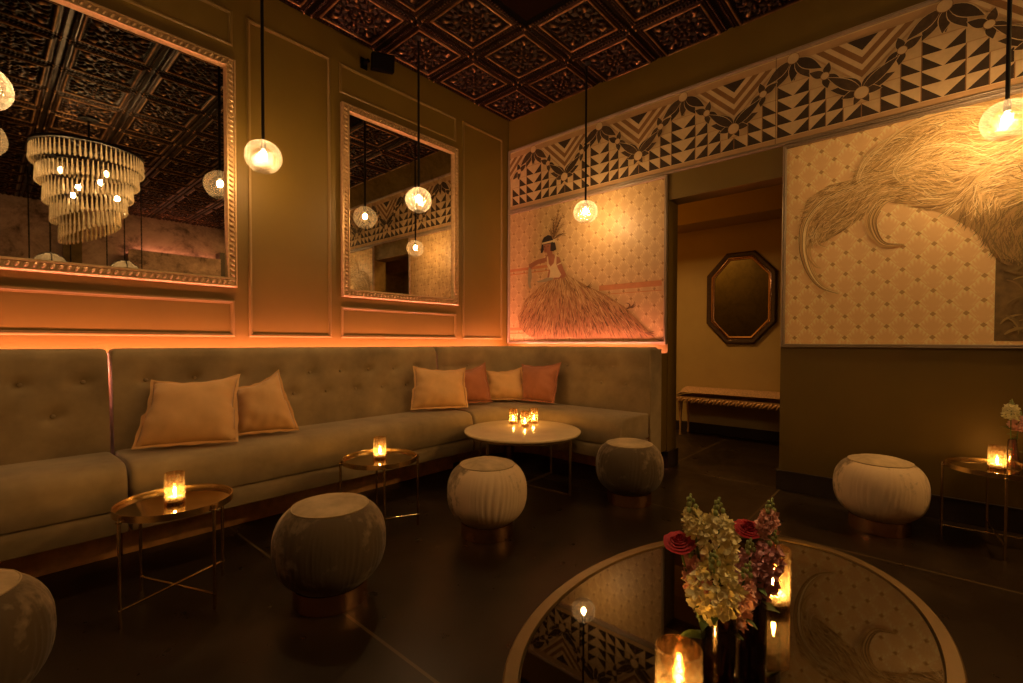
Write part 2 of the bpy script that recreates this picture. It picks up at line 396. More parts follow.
me = bpy.data.meshes.new('ceiling'); me.vertices.add(len(vs)); me.vertices.foreach_set('co', vs.ravel().astype('f'))
me.loops.add(len(fs)*4); me.loops.foreach_set('vertex_index', fs.ravel().astype('i')); me.polygons.add(len(fs))
me.polygons.foreach_set('loop_start', (np.arange(len(fs))*4).astype('i')); me.update(calc_edges=True); me.validate()
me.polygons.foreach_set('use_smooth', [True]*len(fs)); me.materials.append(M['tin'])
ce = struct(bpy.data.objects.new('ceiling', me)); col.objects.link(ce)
TX = 3.772+P_; TY = YL
ce.location = (TX-P_, TY-P_, CZ)
for ax, n_ in ((0, 11), (1, 14)):
    a = ce.modifiers.new('rows', 'ARRAY'); a.count = n_; a.use_relative_offset = False; a.use_constant_offset = True
    a.constant_offset_displace = (-P_, 0, 0) if ax == 0 else (0, -P_, 0)
wallbox('ceiling_slab', (X0-.2, Y0-.2, CZ+.003), (XM+.22, YL+.2, CZ+.1), M['dark_base'])
# hallway beyond the opening
HX = 6.4
wallbox('wall_hall', (HX, -1.2, 0), (HX+.2, YL+.2, 3.1), M['hall'])
wallbox('wall_hall_far', (XM+.21, YL, 0), (HX+.2, YL+.2, 3.1), M['hall'])
wallbox('wall_hall_near', (XM+.21, -1.4, 0), (HX+.2, -1.2, 3.1), M['hall'])
wallbox('ceiling_hall', (XM+.21, -1.4, 3.1), (HX+.2, YL+.2, 3.2), M['hall'])
wallbox('trim_1', (HX-.45, -1.2, 2.70), (HX, YL, 3.1), M['hall'])
wallbox('baseboard_hall', (HX-.02, -1.2, 0), (HX, YL, .125), M['dark_base'])
m = MB(); m.bb((XM-.018, Y0, 0), (XM, D0, .16)); m.bb((XM-.018, D0, 0), (XM+.23, D0+.018, .16)); struct(m.build('baseboard_right', M['dark_base'], bevel=.003, smooth=False))
m = MB(); m.bb((XM-.018, D1, 0), (XM, YL, .16)); m.bb((XM-.018, D1-.018, 0), (XM+.23, D1, .16)); struct(m.build('baseboard_corner', M['dark_base'], bevel=.003, smooth=False))
wallbox('baseboard_left', (X0, YL-.018, 0), (XM, YL, .16), M['dark_base'])
# wall mouldings
mold = [(0, 0), (0, .006), (.006, .012), (.014, .013), (.020, .008), (.026, .006), (.028, 0)]
tn = 2
for (a0, b0, a1, b1) in [(-1.55, 1.237, 1.269, 1.512), (1.368, 1.237, 2.036, 3.662), (2.124, 1.237, 3.487, 1.515), (2.120, 3.400, 3.487, 3.658), (3.584, 1.237, 4.235, 3.660), (-1.55, 3.400, 1.272, 3.658), (-2.4, 1.237, -1.66, 3.66)]:
    m = MB(); sweep(m, rect(a0, b0, a1, b1), mold, onL); struct(m.build('trim_%d' % tn, M['trimp'], angle=30)); tn += 1
# cove ledge on the opposite wall (seen in the mirror) and the dark opening beside it
m = MB(); m.bb((2.05, Y0, 0), (3.75, Y0+.35, 3.05)); m.bb((2.05, Y0+.30, 3.05), (3.75, Y0+.35, 3.13)); struct(m.build('wall_niche', M['plaster'], smooth=False))
m = MB(); m.bb((2.1, Y0+.03, 3.052), (3.7, Y0+.09, 3.075)); tag(m.build('cove_light', M['cove'], smooth=False), 'pink glowing light strip on the opposite ledge, seen in the large mirror', 'light strip')
wallbox('trim_20', (3.75, Y0, 0), (XM, Y0+.3, 3.3), M['dark_base'])
wallbox('trim_21', (1.08, Y0, 0), (1.36, Y0+.08, CZ), M['wall'])

# ------------------------------------------------------------ murals
class Paint(MB):
    cnt = 0; off = 0.
    def X(s, lay, step=2.5e-5):
        s.cnt += 1; return XM-.006-.0008*lay-step*(s.cnt % 900)
    def poly(s, pts, lay, mi): # pts (y, z) on mural wall
        x = s.X(lay, 2e-6 if len(pts) < 5 else 8e-6); s.add([(x, a, b) for a, b in pts], [tuple(range(len(pts)))], mi)
    def disc(s, c, r, lay, mi, n=20, ry=None): s.poly([(c[0]+r*math.cos(6.2832*k/n), c[1]+(ry or r)*math.sin(6.2832*k/n)) for k in range(n)], lay, mi)
    def leaf(s, c, ang, L, W, lay, mi, vein=None):
        d = Vector((math.cos(ang), math.sin(ang))); n = Vector((-d.y, d.x)); pts = []
        for sg in (1, -1):
            rng = range(0, 9) if sg == 1 else range(7, 0, -1)
            for k in rng:
                t = k/8; w_ = W*math.sin(math.pi*t**.8)*.5; q = Vector(c)+d*L*t+n*w_*sg; pts.append((q.x, q.y))
        s.poly(pts, lay, mi)
        if vein is not None: s.strand([Vector(c)+d*L*t/5 for t in range(6)], W*.05, lay+1, vein)
    def strand(s, pts, wd, lay, mi):
        a = []; b = []; n = len(pts)
        for i, p in enumerate(pts):
            t = (Vector(pts[min(i+1, n-1)])-Vector(pts[max(i-1, 0)])); t = t.normalized() if t.length > 1e-9 else Vector((1, 0))
            w_ = wd*(math.sin(math.pi*(.12+.86*i/(n-1))))**.8; q = Vector((-t.y, t.x))*w_/2
            a.append(Vector(p)+q); b.append(Vector(p)-q)
        x = s.X(lay, 6e-6); vs = [(x, p.x, p.y) for p in a]+[(x, p.x, p.y) for p in b]
        s.add(vs, [(i, i+1, n+i+1, n+i) for i in range(n-1)], mi)
random.seed(4)
frame_prof = [(0, .001), (0, .022), (.006, .028), (.014, .024), (.020, .027), (.026, .020), (.028, .006), (.028, .001)]
# frieze
FY0, FY1, FZ0, FZ1 = -2.3, 3.905, 2.82, 3.53
fr = thing('mural_frieze', 'long painted geometric frieze of dark triangles and chevrons above the doorway', 'mural', (XM, .8, FZ0))
def under(o, root): o.data.transform(Matrix.Translation(-Vector(root.location))); o.parent = root; return o
p = Paint(); mats = [M['m_cream'], M['m_light'], M['m_mid'], M['m_dark'], M['m_leaf'], M['m_border']]
p.bb((XM-.006, FY0, FZ0), (XM-.001, FY1, FZ1), 0)
def clipq(y): return min(max(y, FY0+.02), FY1-.02)
p.poly([(FY0, FZ0), (FY1, FZ0), (FY1, FZ0+.042), (FY0, FZ0+.042)], 1, 5)
p.poly([(FY0, FZ1-.085), (FY1, FZ1-.085), (FY1, FZ1-.028), (FY0, FZ1-.028)], 1, 5)
PCH = .8865; zc0 = FZ0+.044
for k in range(-1, 8):
    ya = 3.065-PCH*(k-0)      # chevron apex
    mid = ya-PCH/2            # staircase centre to the right of it
    def ok(y): return FY0+.03 < y < FY1-.03
    # staircase: image left is +Y
    cw = PCH/8; rh = .104
    for c_ in range(-4, 4):
        rows = {-1: 4, 0: 4, -2: 3, 1: 3, -3: 2, 2: 2, -4: 1, 3: 1}[c_]
        yl = mid-c_*cw; yr = yl-cw
        if not (ok(yl) and ok(yr)): continue
        g = .003
        for r_ in range(rows):
            z0 = zc0+r_*rh; z1 = z0+rh
            p.poly([(yl, z0), (yr, z0), (yr, z1), (yl, z1)], 1, 1)
            if c_ < 0: p.poly([(yl-g, z0+g), (yr+g*1.6, z0+g), (yl-g, z1-g*2)], 2, 3)
            else: p.poly([(yl-g*1.6, z0+g), (yr+g, z0+g), (yr+g, z1-g*2)], 2, 3)
        for (ya_, yb_) in (((yl-.003, yl+.003),) if c_ != 0 else ()):
            p.poly([(ya_, zc0), (yb_, zc0), (yb_, zc0+rows*rh), (ya_, zc0+rows*rh)], 3, 2)
        p.poly([(yl, zc0+rows*rh), (yr, zc0+rows*rh), (yr, zc0+rows*rh+.007), (yl, zc0+rows*rh+.007)], 3, 5)
    # chevron
    ztop = FZ1-.088; za = 3.105; hw = .345
    for q_, (sc_, mi) in enumerate([(1, 5), (.95, 1), (.85, 2), (.70, 1), (.57, 2), (.42, 1), (.27, 3)]):
        A = ya+hw*sc_; B = ya-hw*sc_
        ap = ztop-(ztop-za)*sc_
        if B > FY1-.03 or A < FY0: continue
        if A > FY1-.02:
            cl = FY1-.02; zz = ztop-(A-cl)/(hw*sc_)*(ztop-ap) if cl > ya else None
            if cl > ya: p.poly([(cl, ztop), (cl, zz), (ya, ap), (B, ztop)], 5+q_, mi)
            else: p.poly([(cl, ztop), (cl, ztop-(cl-B)/(hw*sc_)*(ztop-ap)), (B, ztop)], 5+q_, mi)
        else: p.poly([(A, ztop), (ya, ap), (B, ztop)], 5+q_, mi)
    # garlands
    def lf(y, z, a, L, W):
        if ok(y) and ok(y+math.cos(a)*L):
            p.leaf((y, z), a, L*1.03, W*1.08, 14, 1); p.leaf((y, z), a, L, W*.95, 14, random.choice([4, 4, 3]))
            q0 = Vector((y, z)); d_ = Vector((math.cos(a), math.sin(a))); p.strand([q0+d_*L*t/5 for t in range(6)], W*.07, 14, 2)
    def dc(y, z, r_):
        if ok(y-r_) and ok(y+r_): p.disc((y, z), r_+.004, 16, 2); p.disc((y, z), r_, 17, 1)
    for sg in (1, -1):
        for a_, L, W in ((100, .17, .075), (62, .20, .085), (38, .22, .08)):
            lf(mid+sg*.02, 3.45, -R(a_) if sg > 0 else -R(180-a_), L, W)
        sy = mid+sg*.215; sz = 3.245 if sg < 0 else 3.255
        for a_, L, W in ((75, .10, .055), (-35, .13, .065), (-80, .10, .055), (150, .12, .06)):
            lf(sy, sz, R(a_) if sg > 0 else R(180-a_), L, W)
        dc(sy, sz, .026)
        by = ya+sg*.0
        for a_, L, W in ((18, .20, .08), (50, .17, .075), (-12, .12, .06), (38, .27, .07)):
            lf(by, 3.06, R(a_) if sg > 0 else R(180-a_), L, W)
    for dx in (-.06, .06): lf(ya, 3.05, -math.pi/2+dx*8, .10, .05)
    dc(mid, 3.462, .04); dc(ya, 3.04, .043)
# seam
p.poly([(.967, FZ0), (.971, FZ0), (.971, FZ1), (.967, FZ1)], 22, 4)
under(p.build('painted_panel', mats, smooth=False, recalc=False), fr)
m = MB(); sweep(m, rect(FY0, FZ0-.026, FY1, FZ1+.01), frame_prof, onM); under(m.build('moulding', M['taupe'], angle=30), fr)

# left mural: seated woman in a feathered gown
ml = thing('mural', 'painted wall panel of seated woman in feathered gown, behind sofa corner', 'mural', (XM, 2.9, 1.19), group='painted murals')
p = Paint(); MM = ['paper', 'f0', 'f1', 'f2', 'f3', 'f4', 'f5', 'skin', 'hair', 'gown', 'glove', 'lip', 'rail']; mats = [M[k] for k in MM]; IX = {k: i for i, k in enumerate(MM)}
p.bb((XM-.006, 1.905, 1.19), (XM-.001, 3.892, 2.765), 0)
for z0, z1, ya, yb, mi in ((2.062, 2.095, 3.88, 3.28, 'rail'), (2.022, 2.034, 3.88, 3.28, 'rail'), (1.345, 1.382, 3.88, 3.70, 'rail'), (1.305, 1.318, 3.88, 3.66, 'rail'), (1.745, 1.80, 2.62, 1.93, 'rail'), (1.70, 1.708, 2.55, 1.93, 'rail')):
    p.poly([(ya, z0), (yb, z0), (yb, z1), (ya, z1)], 1, IX[mi])
skirt = [(3.03, 1.955), (3.19, 1.945), (3.386, 1.87), (3.634, 1.707), (3.752, 1.515), (3.72, 1.372), (3.60, 1.29), (3.45, 1.235), (3.281, 1.232), (2.988, 1.26), (2.775, 1.235), (2.408, 1.235), (2.099, 1.235), (1.96, 1.222), (2.026, 1.28), (2.15, 1.40), (2.304, 1.55), (2.548, 1.706), (2.749, 1.80), (2.899, 1.88)]
p.poly(skirt, 2, IX['f2'])
def inside(x, y, P):
    c = False; j = len(P)-1
    for i in range(len(P)):
        if (P[i][1] > y) != (P[j][1] > y) and x < (P[j][0]-P[i][0])*(y-P[i][1])/(P[j][1]-P[i][1]+1e-12)+P[i][0]: c = not c
        j = i
    return c
n_ = 0
pts_ = []
while n_ < 2300:
    y, z = random.uniform(1.93, 3.76), random.uniform(1.22, 1.96)
    if not inside(y, z, skirt): continue
    n_ += 1; pts_.append((y, z))
pts_.sort(key=lambda q: q[1]+.05*random.random())
for i_, (y, z) in enumerate(pts_):
    d = Vector((y-3.12, z-2.02)); 
    if y < 3.0: d = Vector((-(3.05-y)*1.1-.08, (z-2.02)*1.15-.05))
    d.normalize(); d = (d+Vector((0, -.35))).normalized()
    L = random.uniform(.05, .12); bend = random.uniform(-.6, .6); pts = []
    q = Vector((y, z)); ang = math.atan2(d.y, d.x)
    for k in range(5): pts.append(q.copy()); q += Vector((math.cos(ang), math.sin(ang)))*L/4; ang += bend/4
    if pts[-1].y < 1.222 or not inside(pts[-2].x, pts[-2].y, skirt): continue
    up_ = (z-1.22)/.74+random.uniform(-.25, .25)
    c = random.choice(['f5', 'f0', 'f1', 'f1']) if up_ > .75 else random.choice(['f0', 'f1', 'f1', 'f4', 'f2']) if up_ > .35 else random.choice(['f1', 'f4', 'f4', 'f2', 'f3', 'f2'])
    if random.random() < .14: c = 'f3'
    p.strand(pts, random.uniform(.005, .012), 3+i_ % 6, IX[c])
for (y, z, a_) in ((2.80, 1.80, .5), (2.28, 1.56, .7), (2.30, 1.55, 1.6), (1.98, 1.235, .5), (2.10, 1.3, .2)):
    for k in range(3):
        q = Vector((y, z)); ang = math.pi+.5-k*.2; pts = []
        for t in range(7): pts.append(q.copy()); q += Vector((math.cos(ang), math.sin(ang)))*.018; ang -= .22*a_*2
        p.strand(pts, .010, 10, IX['f3'])
# body
sk, hr, gw, gv = IX['skin'], IX['hair'], IX['gown'], IX['glove']
p.poly([(3.31, 2.262), (3.235, 2.262), (3.225, 2.20), (3.14, 2.16), (3.115, 2.09), (3.10, 1.99), (3.06, 1.93), (3.30, 1.94), (3.27, 2.05), (3.30, 2.14), (3.345, 2.165), (3.30, 2.20)], 12, sk)
p.poly([(3.345, 2.17), (3.33, 2.13), (3.20, 2.12), (3.20, 2.2), (3.28, 2.205)], 12, sk)
p.poly([(3.34, 2.175), (3.45, 2.165), (3.555, 2.13), (3.575, 2.10), (3.545, 2.06), (3.515, 2.085), (3.43, 2.115), (3.33, 2.12)], 12, sk)      # left arm
p.poly([(3.575, 2.095), (3.535, 2.065), (3.525, 1.97), (3.545, 1.90), (3.535, 1.845), (3.555, 1.835), (3.575, 1.86), (3.590, 1.92), (3.585, 2.0)], 13, gv)
p.poly([(3.185, 2.165), (3.13, 2.155), (3.075, 2.03), (3.035, 1.955), (3.06, 1.925), (3.20, 1.915), (3.20, 1.945), (3.11, 1.965), (3.13, 2.05)], 13, sk)
p.poly([(3.22, 1.95), (3.21, 1.915), (3.33, 1.895), (3.44, 1.90), (3.45, 1.915), (3.36, 1.928), (3.30, 1.945)], 14, gv)
p.poly([(3.305, 2.185), (3.288, 2.185), (3.275, 2.10), (3.25, 2.065), (3.205, 2.10), (3.185, 2.185), (3.168, 2.185), (3.17, 2.08), (3.14, 2.02), (3.10, 1.96), (3.13, 1.93), (3.27, 1.94), (3.255, 2.02), (3.30, 2.08)], 14, gw)
p.poly([(3.17, 2.065), (3.165, 2.08), (3.105, 2.10), (3.10, 2.085)], 15, gw)
p.poly([(3.375, 2.37), (3.35, 2.41), (3.29, 2.43), (3.23, 2.41), (3.195, 2.36), (3.17, 2.25), (3.215, 2.235), (3.255, 2.245), (3.25, 2.33), (3.36, 2.33), (3.35, 2.27), (3.37, 2.232), (3.395, 2.24), (3.385, 2.30)], 14, hr)
p.poly([(3.362, 2.345), (3.25, 2.345), (3.238, 2.28), (3.262, 2.245), (3.30, 2.228), (3.335, 2.235), (3.357, 2.275)], 13, sk)
p.poly([(3.375, 2.352), (3.20, 2.362), (3.20, 2.342), (3.375, 2.332)], 16, gw)
p.disc((3.20, 2.352), .02, 17, gw); p.disc((3.318, 2.262), .010, 17, IX['lip'], ry=.006)
for yy in (3.342, 3.285): p.disc((yy, 2.302), .009, 17, hr, ry=.004)
p.strand([(3.315, 2.30), (3.322, 2.285), (3.316, 2.277)], .003, 17, IX['f3'])
for q_, (a0, bnd, L) in enumerate(((1.45, -.28, .36), (1.6, -.10, .24), (1.2, -.7, .20), (.75, -1.0, .16), (1.9, .1, .12), (1.35, -.5, .28))):
    q = Vector((3.21, 2.36)); ang = math.pi-a0 if False else (math.pi-a0); ang = math.pi/2+(math.pi/2-a0)*-1; ang = a0; pts = []
    ang = math.pi-a0
    ang = math.pi-ang
    d_ = Vector((-math.cos(a0), math.sin(a0)))
    for t in range(9):
        pts.append(q.copy()); q += d_*L/8; d_ = Matrix.Rotation(-bnd/8*(1 if True else -1), 2) @ d_
        if t > 1:
            for sgn in (1, -1):
                n2_ = Matrix.Rotation(sgn*.6, 2) @ d_; p.strand([pts[-1], pts[-1]+n2_*.018, pts[-1]+n2_*.032+d_*.008], .006, 15, IX['f3'])
    p.strand(pts, .014, 14, IX['f3' if q_ % 2 else 'f2'])
under(p.build('painted_panel', mats, smooth=False, recalc=False), ml)
m = MB(); sweep(m, rect(1.880, 1.185, 3.908, 2.790), frame_prof, onM); under(m.build('moulding', M['taupe'], angle=30), ml)

# right mural: huge feather plume over fan wallpaper
mr = thing('mural', 'large wall panel of fan wallpaper with golden feather plume, right of doorway', 'mural', (XM, -.6, 1.19), group='painted murals')
p = Paint(); MM = ['paper_lit', 'f0', 'f1', 'f2', 'f3', 'f5', 'm_block', 'g0', 'g1']
for k, c in dict(f0=(.88, .62, .27), f1=(.70, .46, .17), f2=(.50, .30, .10), f3=(.27, .16, .05), f5=(1, .76, .38), g0=(.36, .24, .07), g1=(.24, .155, .045)).items(): M['p_'+k] = base('lit_plume_paint_'+k, c, .6, 0, .08, 20)  # plume paints brightened as well, standing in for light on this panel
mats = [M['p_'+k] if 'p_'+k in M else M[k] for k in MM]; IX = {k: i for i, k in enumerate(MM)}
p.bb((XM-.006, -2.3, 1.19), (XM-.001, .888, 2.765), 0)
p.poly([(-.306, 1.215), (-.306, 1.80), (-2.27, 1.80), (-2.27, 1.215)], 1, IX['m_block'])
plume = [(.72, 1.97), (.785, 2.177), (.74, 2.33), (.60, 2.41), (.46, 2.42), (.38, 2.55), (.25, 2.66), (.10, 2.735), (-.10, 2.76), (-2.25, 2.76), (-2.25, 1.75), (-.40, 1.72), (-.305, 1.75), (-.22, 1.93), (-.05, 2.08), (.12, 2.17), (.25, 2.21), (.36, 2.15), (.48, 2.06), (.62, 1.98)]
p.poly([(a, b) for a, b in plume if a > -.1 or True], 2, IX['f2'])
guides = [[(-2.2, 2.5), (-1.2, 2.6), (-.45, 2.62), (-.05, 2.70), (.20, 2.62), (.35, 2.48)],
          [(-.6, 2.3), (-.2, 2.35), (.1, 2.45), (.4, 2.38), (.62, 2.30), (.74, 2.15), (.76, 1.95), (.72, 1.77), (.64, 1.64), (.524, 1.575)],
          [(-.6, 2.2), (-.2, 2.22), (.1, 2.27), (.26, 2.24), (.335, 2.12), (.32, 2.0), (.26, 1.91), (.15, 1.893)],
          [(-.1, 2.5), (.15, 2.35), (.45, 2.2), (.6, 2.08), (.68, 1.92)],
          [(-.2, 2.25), (-.25, 2.05), (-.32, 1.85), (-.36, 1.72)],
          [(-1.2, 2.5), (-.8, 2.25), (-.5, 2.0), (-.45, 1.75)], [(-2.0, 2.5), (-1.5, 2.1), (-1.3, 1.75)], [(-.9, 2.7), (-.5, 2.45), (-.15, 2.25)]]
def smooth(g, n=6):
    P = [Vector(q) for q in g]; P = [2*P[0]-P[1]]+P+[2*P[-1]-P[-2]]; out = []
    for i in range(1, len(P)-2):
        for t in range(n):
            u_ = t/n; a, b, c, d = P[i-1:i+3]
            out.append(.5*((2*b)+(c-a)*u_+(2*a-5*b+4*c-d)*u_*u_+(3*b-a-3*c+d)*u_**3))
    return out+[P[-2]]
gp = []
for g in guides:
    for i in range(len(g)-1):
        for t in range(6):
            q = Vector(g[i]).lerp(Vector(g[i+1]), t/6); gp.append((q.x, q.y, (Vector(g[i+1])-Vector(g[i])).normalized()))
G = np.array([(a, b, d.x, d.y) for a, b, d in gp])
def flow(y, z):
    dd = (G[:, 0]-y)**2+(G[:, 1]-z)**2+.002; w_ = 1/dd**2; v = (G[:, 2:]*w_[:, None]).sum(0); return Vector(v).normalized()
cen_ = [(-.05, 2.45), (.28, 2.42), (.55, 2.22), (-.35, 2.35)]
for i_ in range(9000):
    y = random.uniform(-2.2, .78) if random.random() < .2 else random.uniform(-.6, .78); z = random.uniform(1.73, 2.745)
    if not inside(y, z, plume): continue
    d = flow(y, z); q = Vector((y, z)); pts = []; ang = math.atan2(d.y, d.x)+random.gauss(0, .20)+.35*math.sin(y*9+1)*math.cos(z*11); L = random.uniform(.05, .13); b_ = random.uniform(-.2, 1.1)
    for k in range(6): pts.append(q.copy()); q += Vector((math.cos(ang), math.sin(ang)))*L/5; ang += b_/5
    if pts[-1].y > 2.755 or not inside(pts[3].x, pts[3].y, plume): continue
    low = y < -.1 and z < 2.1
    c = random.choice(['f3', 'g0', 'f2', 'g1', 'f2'] if low else ['f0', 'f1', 'f1', 'f2', 'f5', 'f0', 'f1'])
    if random.random() < .09: c = 'f3'
    p.strand(pts, random.uniform(.003, .0065), 3+i_ % 6, IX[c])
hooks = [(guides[1][3:], 34, .028), (guides[2][2:], 30, .028), ([(.62, 2.12), (.72, 2.02), (.735, 1.90), (.68, 1.80), (.64, 1.78)], 10, .012), ([(.55, 2.15), (.66, 2.06), (.66, 1.97), (.60, 1.93)], 8, .010),
    ([(.05, 2.62), (.22, 2.66), (.36, 2.56), (.42, 2.42), (.38, 2.33)], 14, .02), ([(-.25, 2.70), (-.02, 2.745), (.18, 2.69), (.30, 2.58)], 14, .02), ([(-.3, 2.35), (-.1, 2.5), (.1, 2.52), (.2, 2.42), (.16, 2.32)], 10, .02)]
for g0, cnt, sp in hooks:
    g = smooth(g0, 5)
    for k in range(cnt):
        o_ = random.gauss(0, sp*.6); st_ = random.randint(0, len(g)//3); pts = []
        for i in range(st_, len(g)):
            f_ = 1-(i-st_)/(len(g)-st_); t = (g[min(i+1, len(g)-1)]-g[max(i-1, 0)]).normalized(); pts.append(g[i]+Vector((-t.y, t.x))*o_*(.12+1.2*f_))
        p.strand(pts, random.uniform(.004, .008), 9+k % 4, IX[random.choice(['f0', 'f1', 'f2', 'f3', 'f5', 'f1'])])
for k in range(500):
    y = random.uniform(-2.2, -.33); z = random.uniform(1.24, 1.78); a = random.uniform(0, 6.28); q = Vector((y, z)); pts = []
    for t in range(5): pts.append(q.copy()); q += Vector((math.cos(a), math.sin(a)))*.03; a += .3
    if all(1.22 < s_.y < 1.8 and s_.x < -.31 for s_ in pts): p.strand(pts, random.uniform(.008, .02), 3+k % 5, IX[random.choice(['g0', 'g1', 'm_block', 'f3'])])
under(p.build('painted_panel', mats, smooth=False, recalc=False), mr)
m = MB(); sweep(m, rect(-2.33, 1.165, .912, 2.790), frame_prof, onM); under(m.build('moulding', M['taupe'], angle=30), mr)

# ------------------------------------------------------------ wall mirrors
def gilt_mirror(x0, z0, x1, z1, label):
    t = thing('wall_mirror', label, 'mirror', ((x0+x1)/2, YL, z0), group='gilt framed wall mirrors')
    m = MB(); sweep(m, rect(x0, z0, x1, z1), [(0, 0), (0, .035), (.008, .045), (.014, .045), (.018, .034), (.052, .034), (.056, .046), (.064, .046), (.072, .030), (.075, .012)], onL)
    def beads(p0, p1, ins):
        d = Vector((p1[0]-p0[0], p1[1]-p0[1])); L = d.length; d.normalize(); n = int(L/.036)
        for k in range(n):
            q = Vector(p0)+d*(k+.5)*L/n
            a = math.atan2(d.y, d.x)
            rot = Matrix.Rotation(-a, 3, 'Y') @ Matrix.Rotation(R(28), 3, 'Y')
            m.ball((q.x, YL-.036, q.y), 1, 8, 0, (.0115, .014, .021), rot)
    i = .035; c = [(x0+i, z0+i), (x1-i, z0+i), (x1-i, z1-i), (x0+i, z1-i)]
    for k in range(4): beads(c[k], c[(k+1) % 4], 0)
    under(m.build('frame', M['goldframe'], angle=35), t)
    m = MB(); m.bb((x0+.07, YL-.014, z0+.07), (x1-.07, YL-.010, z1-.07)); under(m.build('mirror_glass', M['mirror'], smooth=False), t)
    return t
gilt_mirror(-1.55, 1.606, 1.280, 3.291, 'large gilt framed wall mirror at photo left, reflecting the crystal chandelier')
gilt_mirror(2.128, 1.604, 3.492, 3.314, 'smaller gilt framed wall mirror near the room corner, reflecting two globe lamps')
t = thing('wall_mirror', 'octagonal mirror in dark carved frame above the hallway bench', 'mirror', (HX, 1.80, 1.185))
onH = lambda a, b, h: (HX-h, a, b)
ya, yb, za, zb, cy_, cz_ = 1.39, 2.215, 1.185, 2.345, .245, .27
octo = [(ya+cy_, za), (yb-cy_, za), (yb, za+cz_), (yb, zb-cz_), (yb-cy_, zb), (ya+cy_, zb), (ya, zb-cz_), (ya, za+cz_)]
m = MB(); sweep(m, octo, [(0, 0), (0, .03), (.02, .045), (.05, .040), (.06, .03)], onH); under(m.build('frame', M['darkwood'], angle=30), t)
m = MB(); sweep(m, octo, [(.058, 0), (.06, .032), (.072, .036), (.08, .026), (.095, .022), (.1, .008)], onH); tag(under(m.build('inner_frame', M['copper'], angle=30), t), 'copper inner edge')
m = MB(); P8 = MB(); sweep(P8, octo, [(.095, .012)], onH) if False else None
cx_, cz2 = (ya+yb)/2, (za+zb)/2
ring = [(HX-.012, cx_+(a-cx_)*.80, cz2+(b-cz2)*.86) for a, b in octo]; m.add(ring, [tuple(range(8))]); under(m.build('mirror_glass', M['mirror_dark'], smooth=False), t)

# ------------------------------------------------------------ banquette sofas
def path_pts(kind, a, b, step=.033):
    """list of functions d -> (x, y) running along the wall(s)"""
    L = []
    if kind == 'left':
        n = max(2, int(abs(b-a)/step))
        for i in range(n+1):
            x = a+(b-a)*i/n; L.append((lambda d, x=x: (x, YL-d)))
    else:
        rad = lambda d: .26+(.82-d)*.35
        tot = 1.2
        n1 = int((XM-1.25-a)/step)
        for i in range(n1): L.append((lambda d, t=i/n1: (a+(XM-d-rad(d)-a)*t, YL-d)))
        for i in range(15):
            th_ = math.pi/2*i/14; L.append((lambda d, th_=th_: (XM-d-rad(d)+rad(d)*math.sin(th_), YL-d-rad(d)+rad(d)*math.cos(th_))))
        n2 = int((YL-1.2-b)/step)
        for i in range(1, n2+1): L.append((lambda d, t=i/n2: (XM-d, (YL-d-rad(d))*(1-t)+b*t)))
    return L
def extrude(mb, prof, path, ends=.02, disp=None):
    cxp = sum(q[0] for q in prof)/len(prof); czp = sum(q[1] for q in prof)/len(prof)
    rows = []
    seq = [(0, 1-ends*2), (0, 1-ends*.7), (0, 1)] if ends else [(0, 1)]
    n = len(path)
    def row(fn, k, i, off=0):
        out = []
        for j, (d, z) in enumerate(prof):
            dd = cxp+(d-cxp)*k; zz = czp+(z-czp)*k
            if disp and k == 1: dd += disp(fn, d, z)
            x, y = fn(dd); out.append((x+off[0], y+off[1], zz))
        return out
    def tang(i):
        a = Vector(path[min(i+1, n-1)](.5)); b = Vector(path[max(i-1, 0)](.5)); return (a-b).normalized()
    t0, t1 = tang(0), tang(n-1)
    if ends:
        for k, o_ in ((1-ends*2.2, 0), (1-ends, .006), (1-ends*.3, .016)): rows.append(row(path[0], k, 0, t0*o_))
        rows.append(row(path[0], 1, 0, t0*.03))
        rng = range(2, n-2)
    else: rng = range(n)
    for i in rng: rows.append(row(path[i], 1, i, (0, 0)))
    if ends:
        rows.append(row(path[-1], 1, 0, -t1*.03))
        for k, o_ in ((1-ends*.3, .016), (1-ends, .006), (1-ends*2.2, 0)): rows.append(row(path[-1], k, 0, -t1*o_))
    b = len(mb.v); mb.grid(rows, 0, True); m_ = len(prof)
    mb.f.append(tuple(b+j for j in range(m_))); mb.mi.append(0); e = b+(len(rows)-1)*m_; mb.f.append(tuple(e+j for j in range(m_-1, -1, -1))); mb.mi.append(0)
def fine(prof, i0, i1, n):
    a, b = prof[i0], prof[i1]; return prof[:i0+1]+[(a[0]+(b[0]-a[0])*k/n, a[1]+(b[1]-a[1])*k/n) for k in range(1, n)]+prof[i1:]
back_prof = [(.335, .34), (.335, .56), (.290, 1.10), (.283, 1.13), (.268, 1.150), (.245, 1.158), (.16, 1.158), (.135, 1.15), (.125, 1.13), (.12, .34)]
back_prof = fine(back_prof, 1, 2, 24)
seat_prof = [(.31, .335), (.60, .328), (.80, .328), (.822, .334), (.832, .36), (.835, .42), (.830, .48), (.815, .525), (.785, .552), (.74, .564), (.6, .566), (.45, .562), (.31, .556)]
base_prof = [(.34, .205), (.80, .205), (.818, .212), (.824, .24), (.824, .29), (.815, .318), (.80, .326), (.34, .326)]
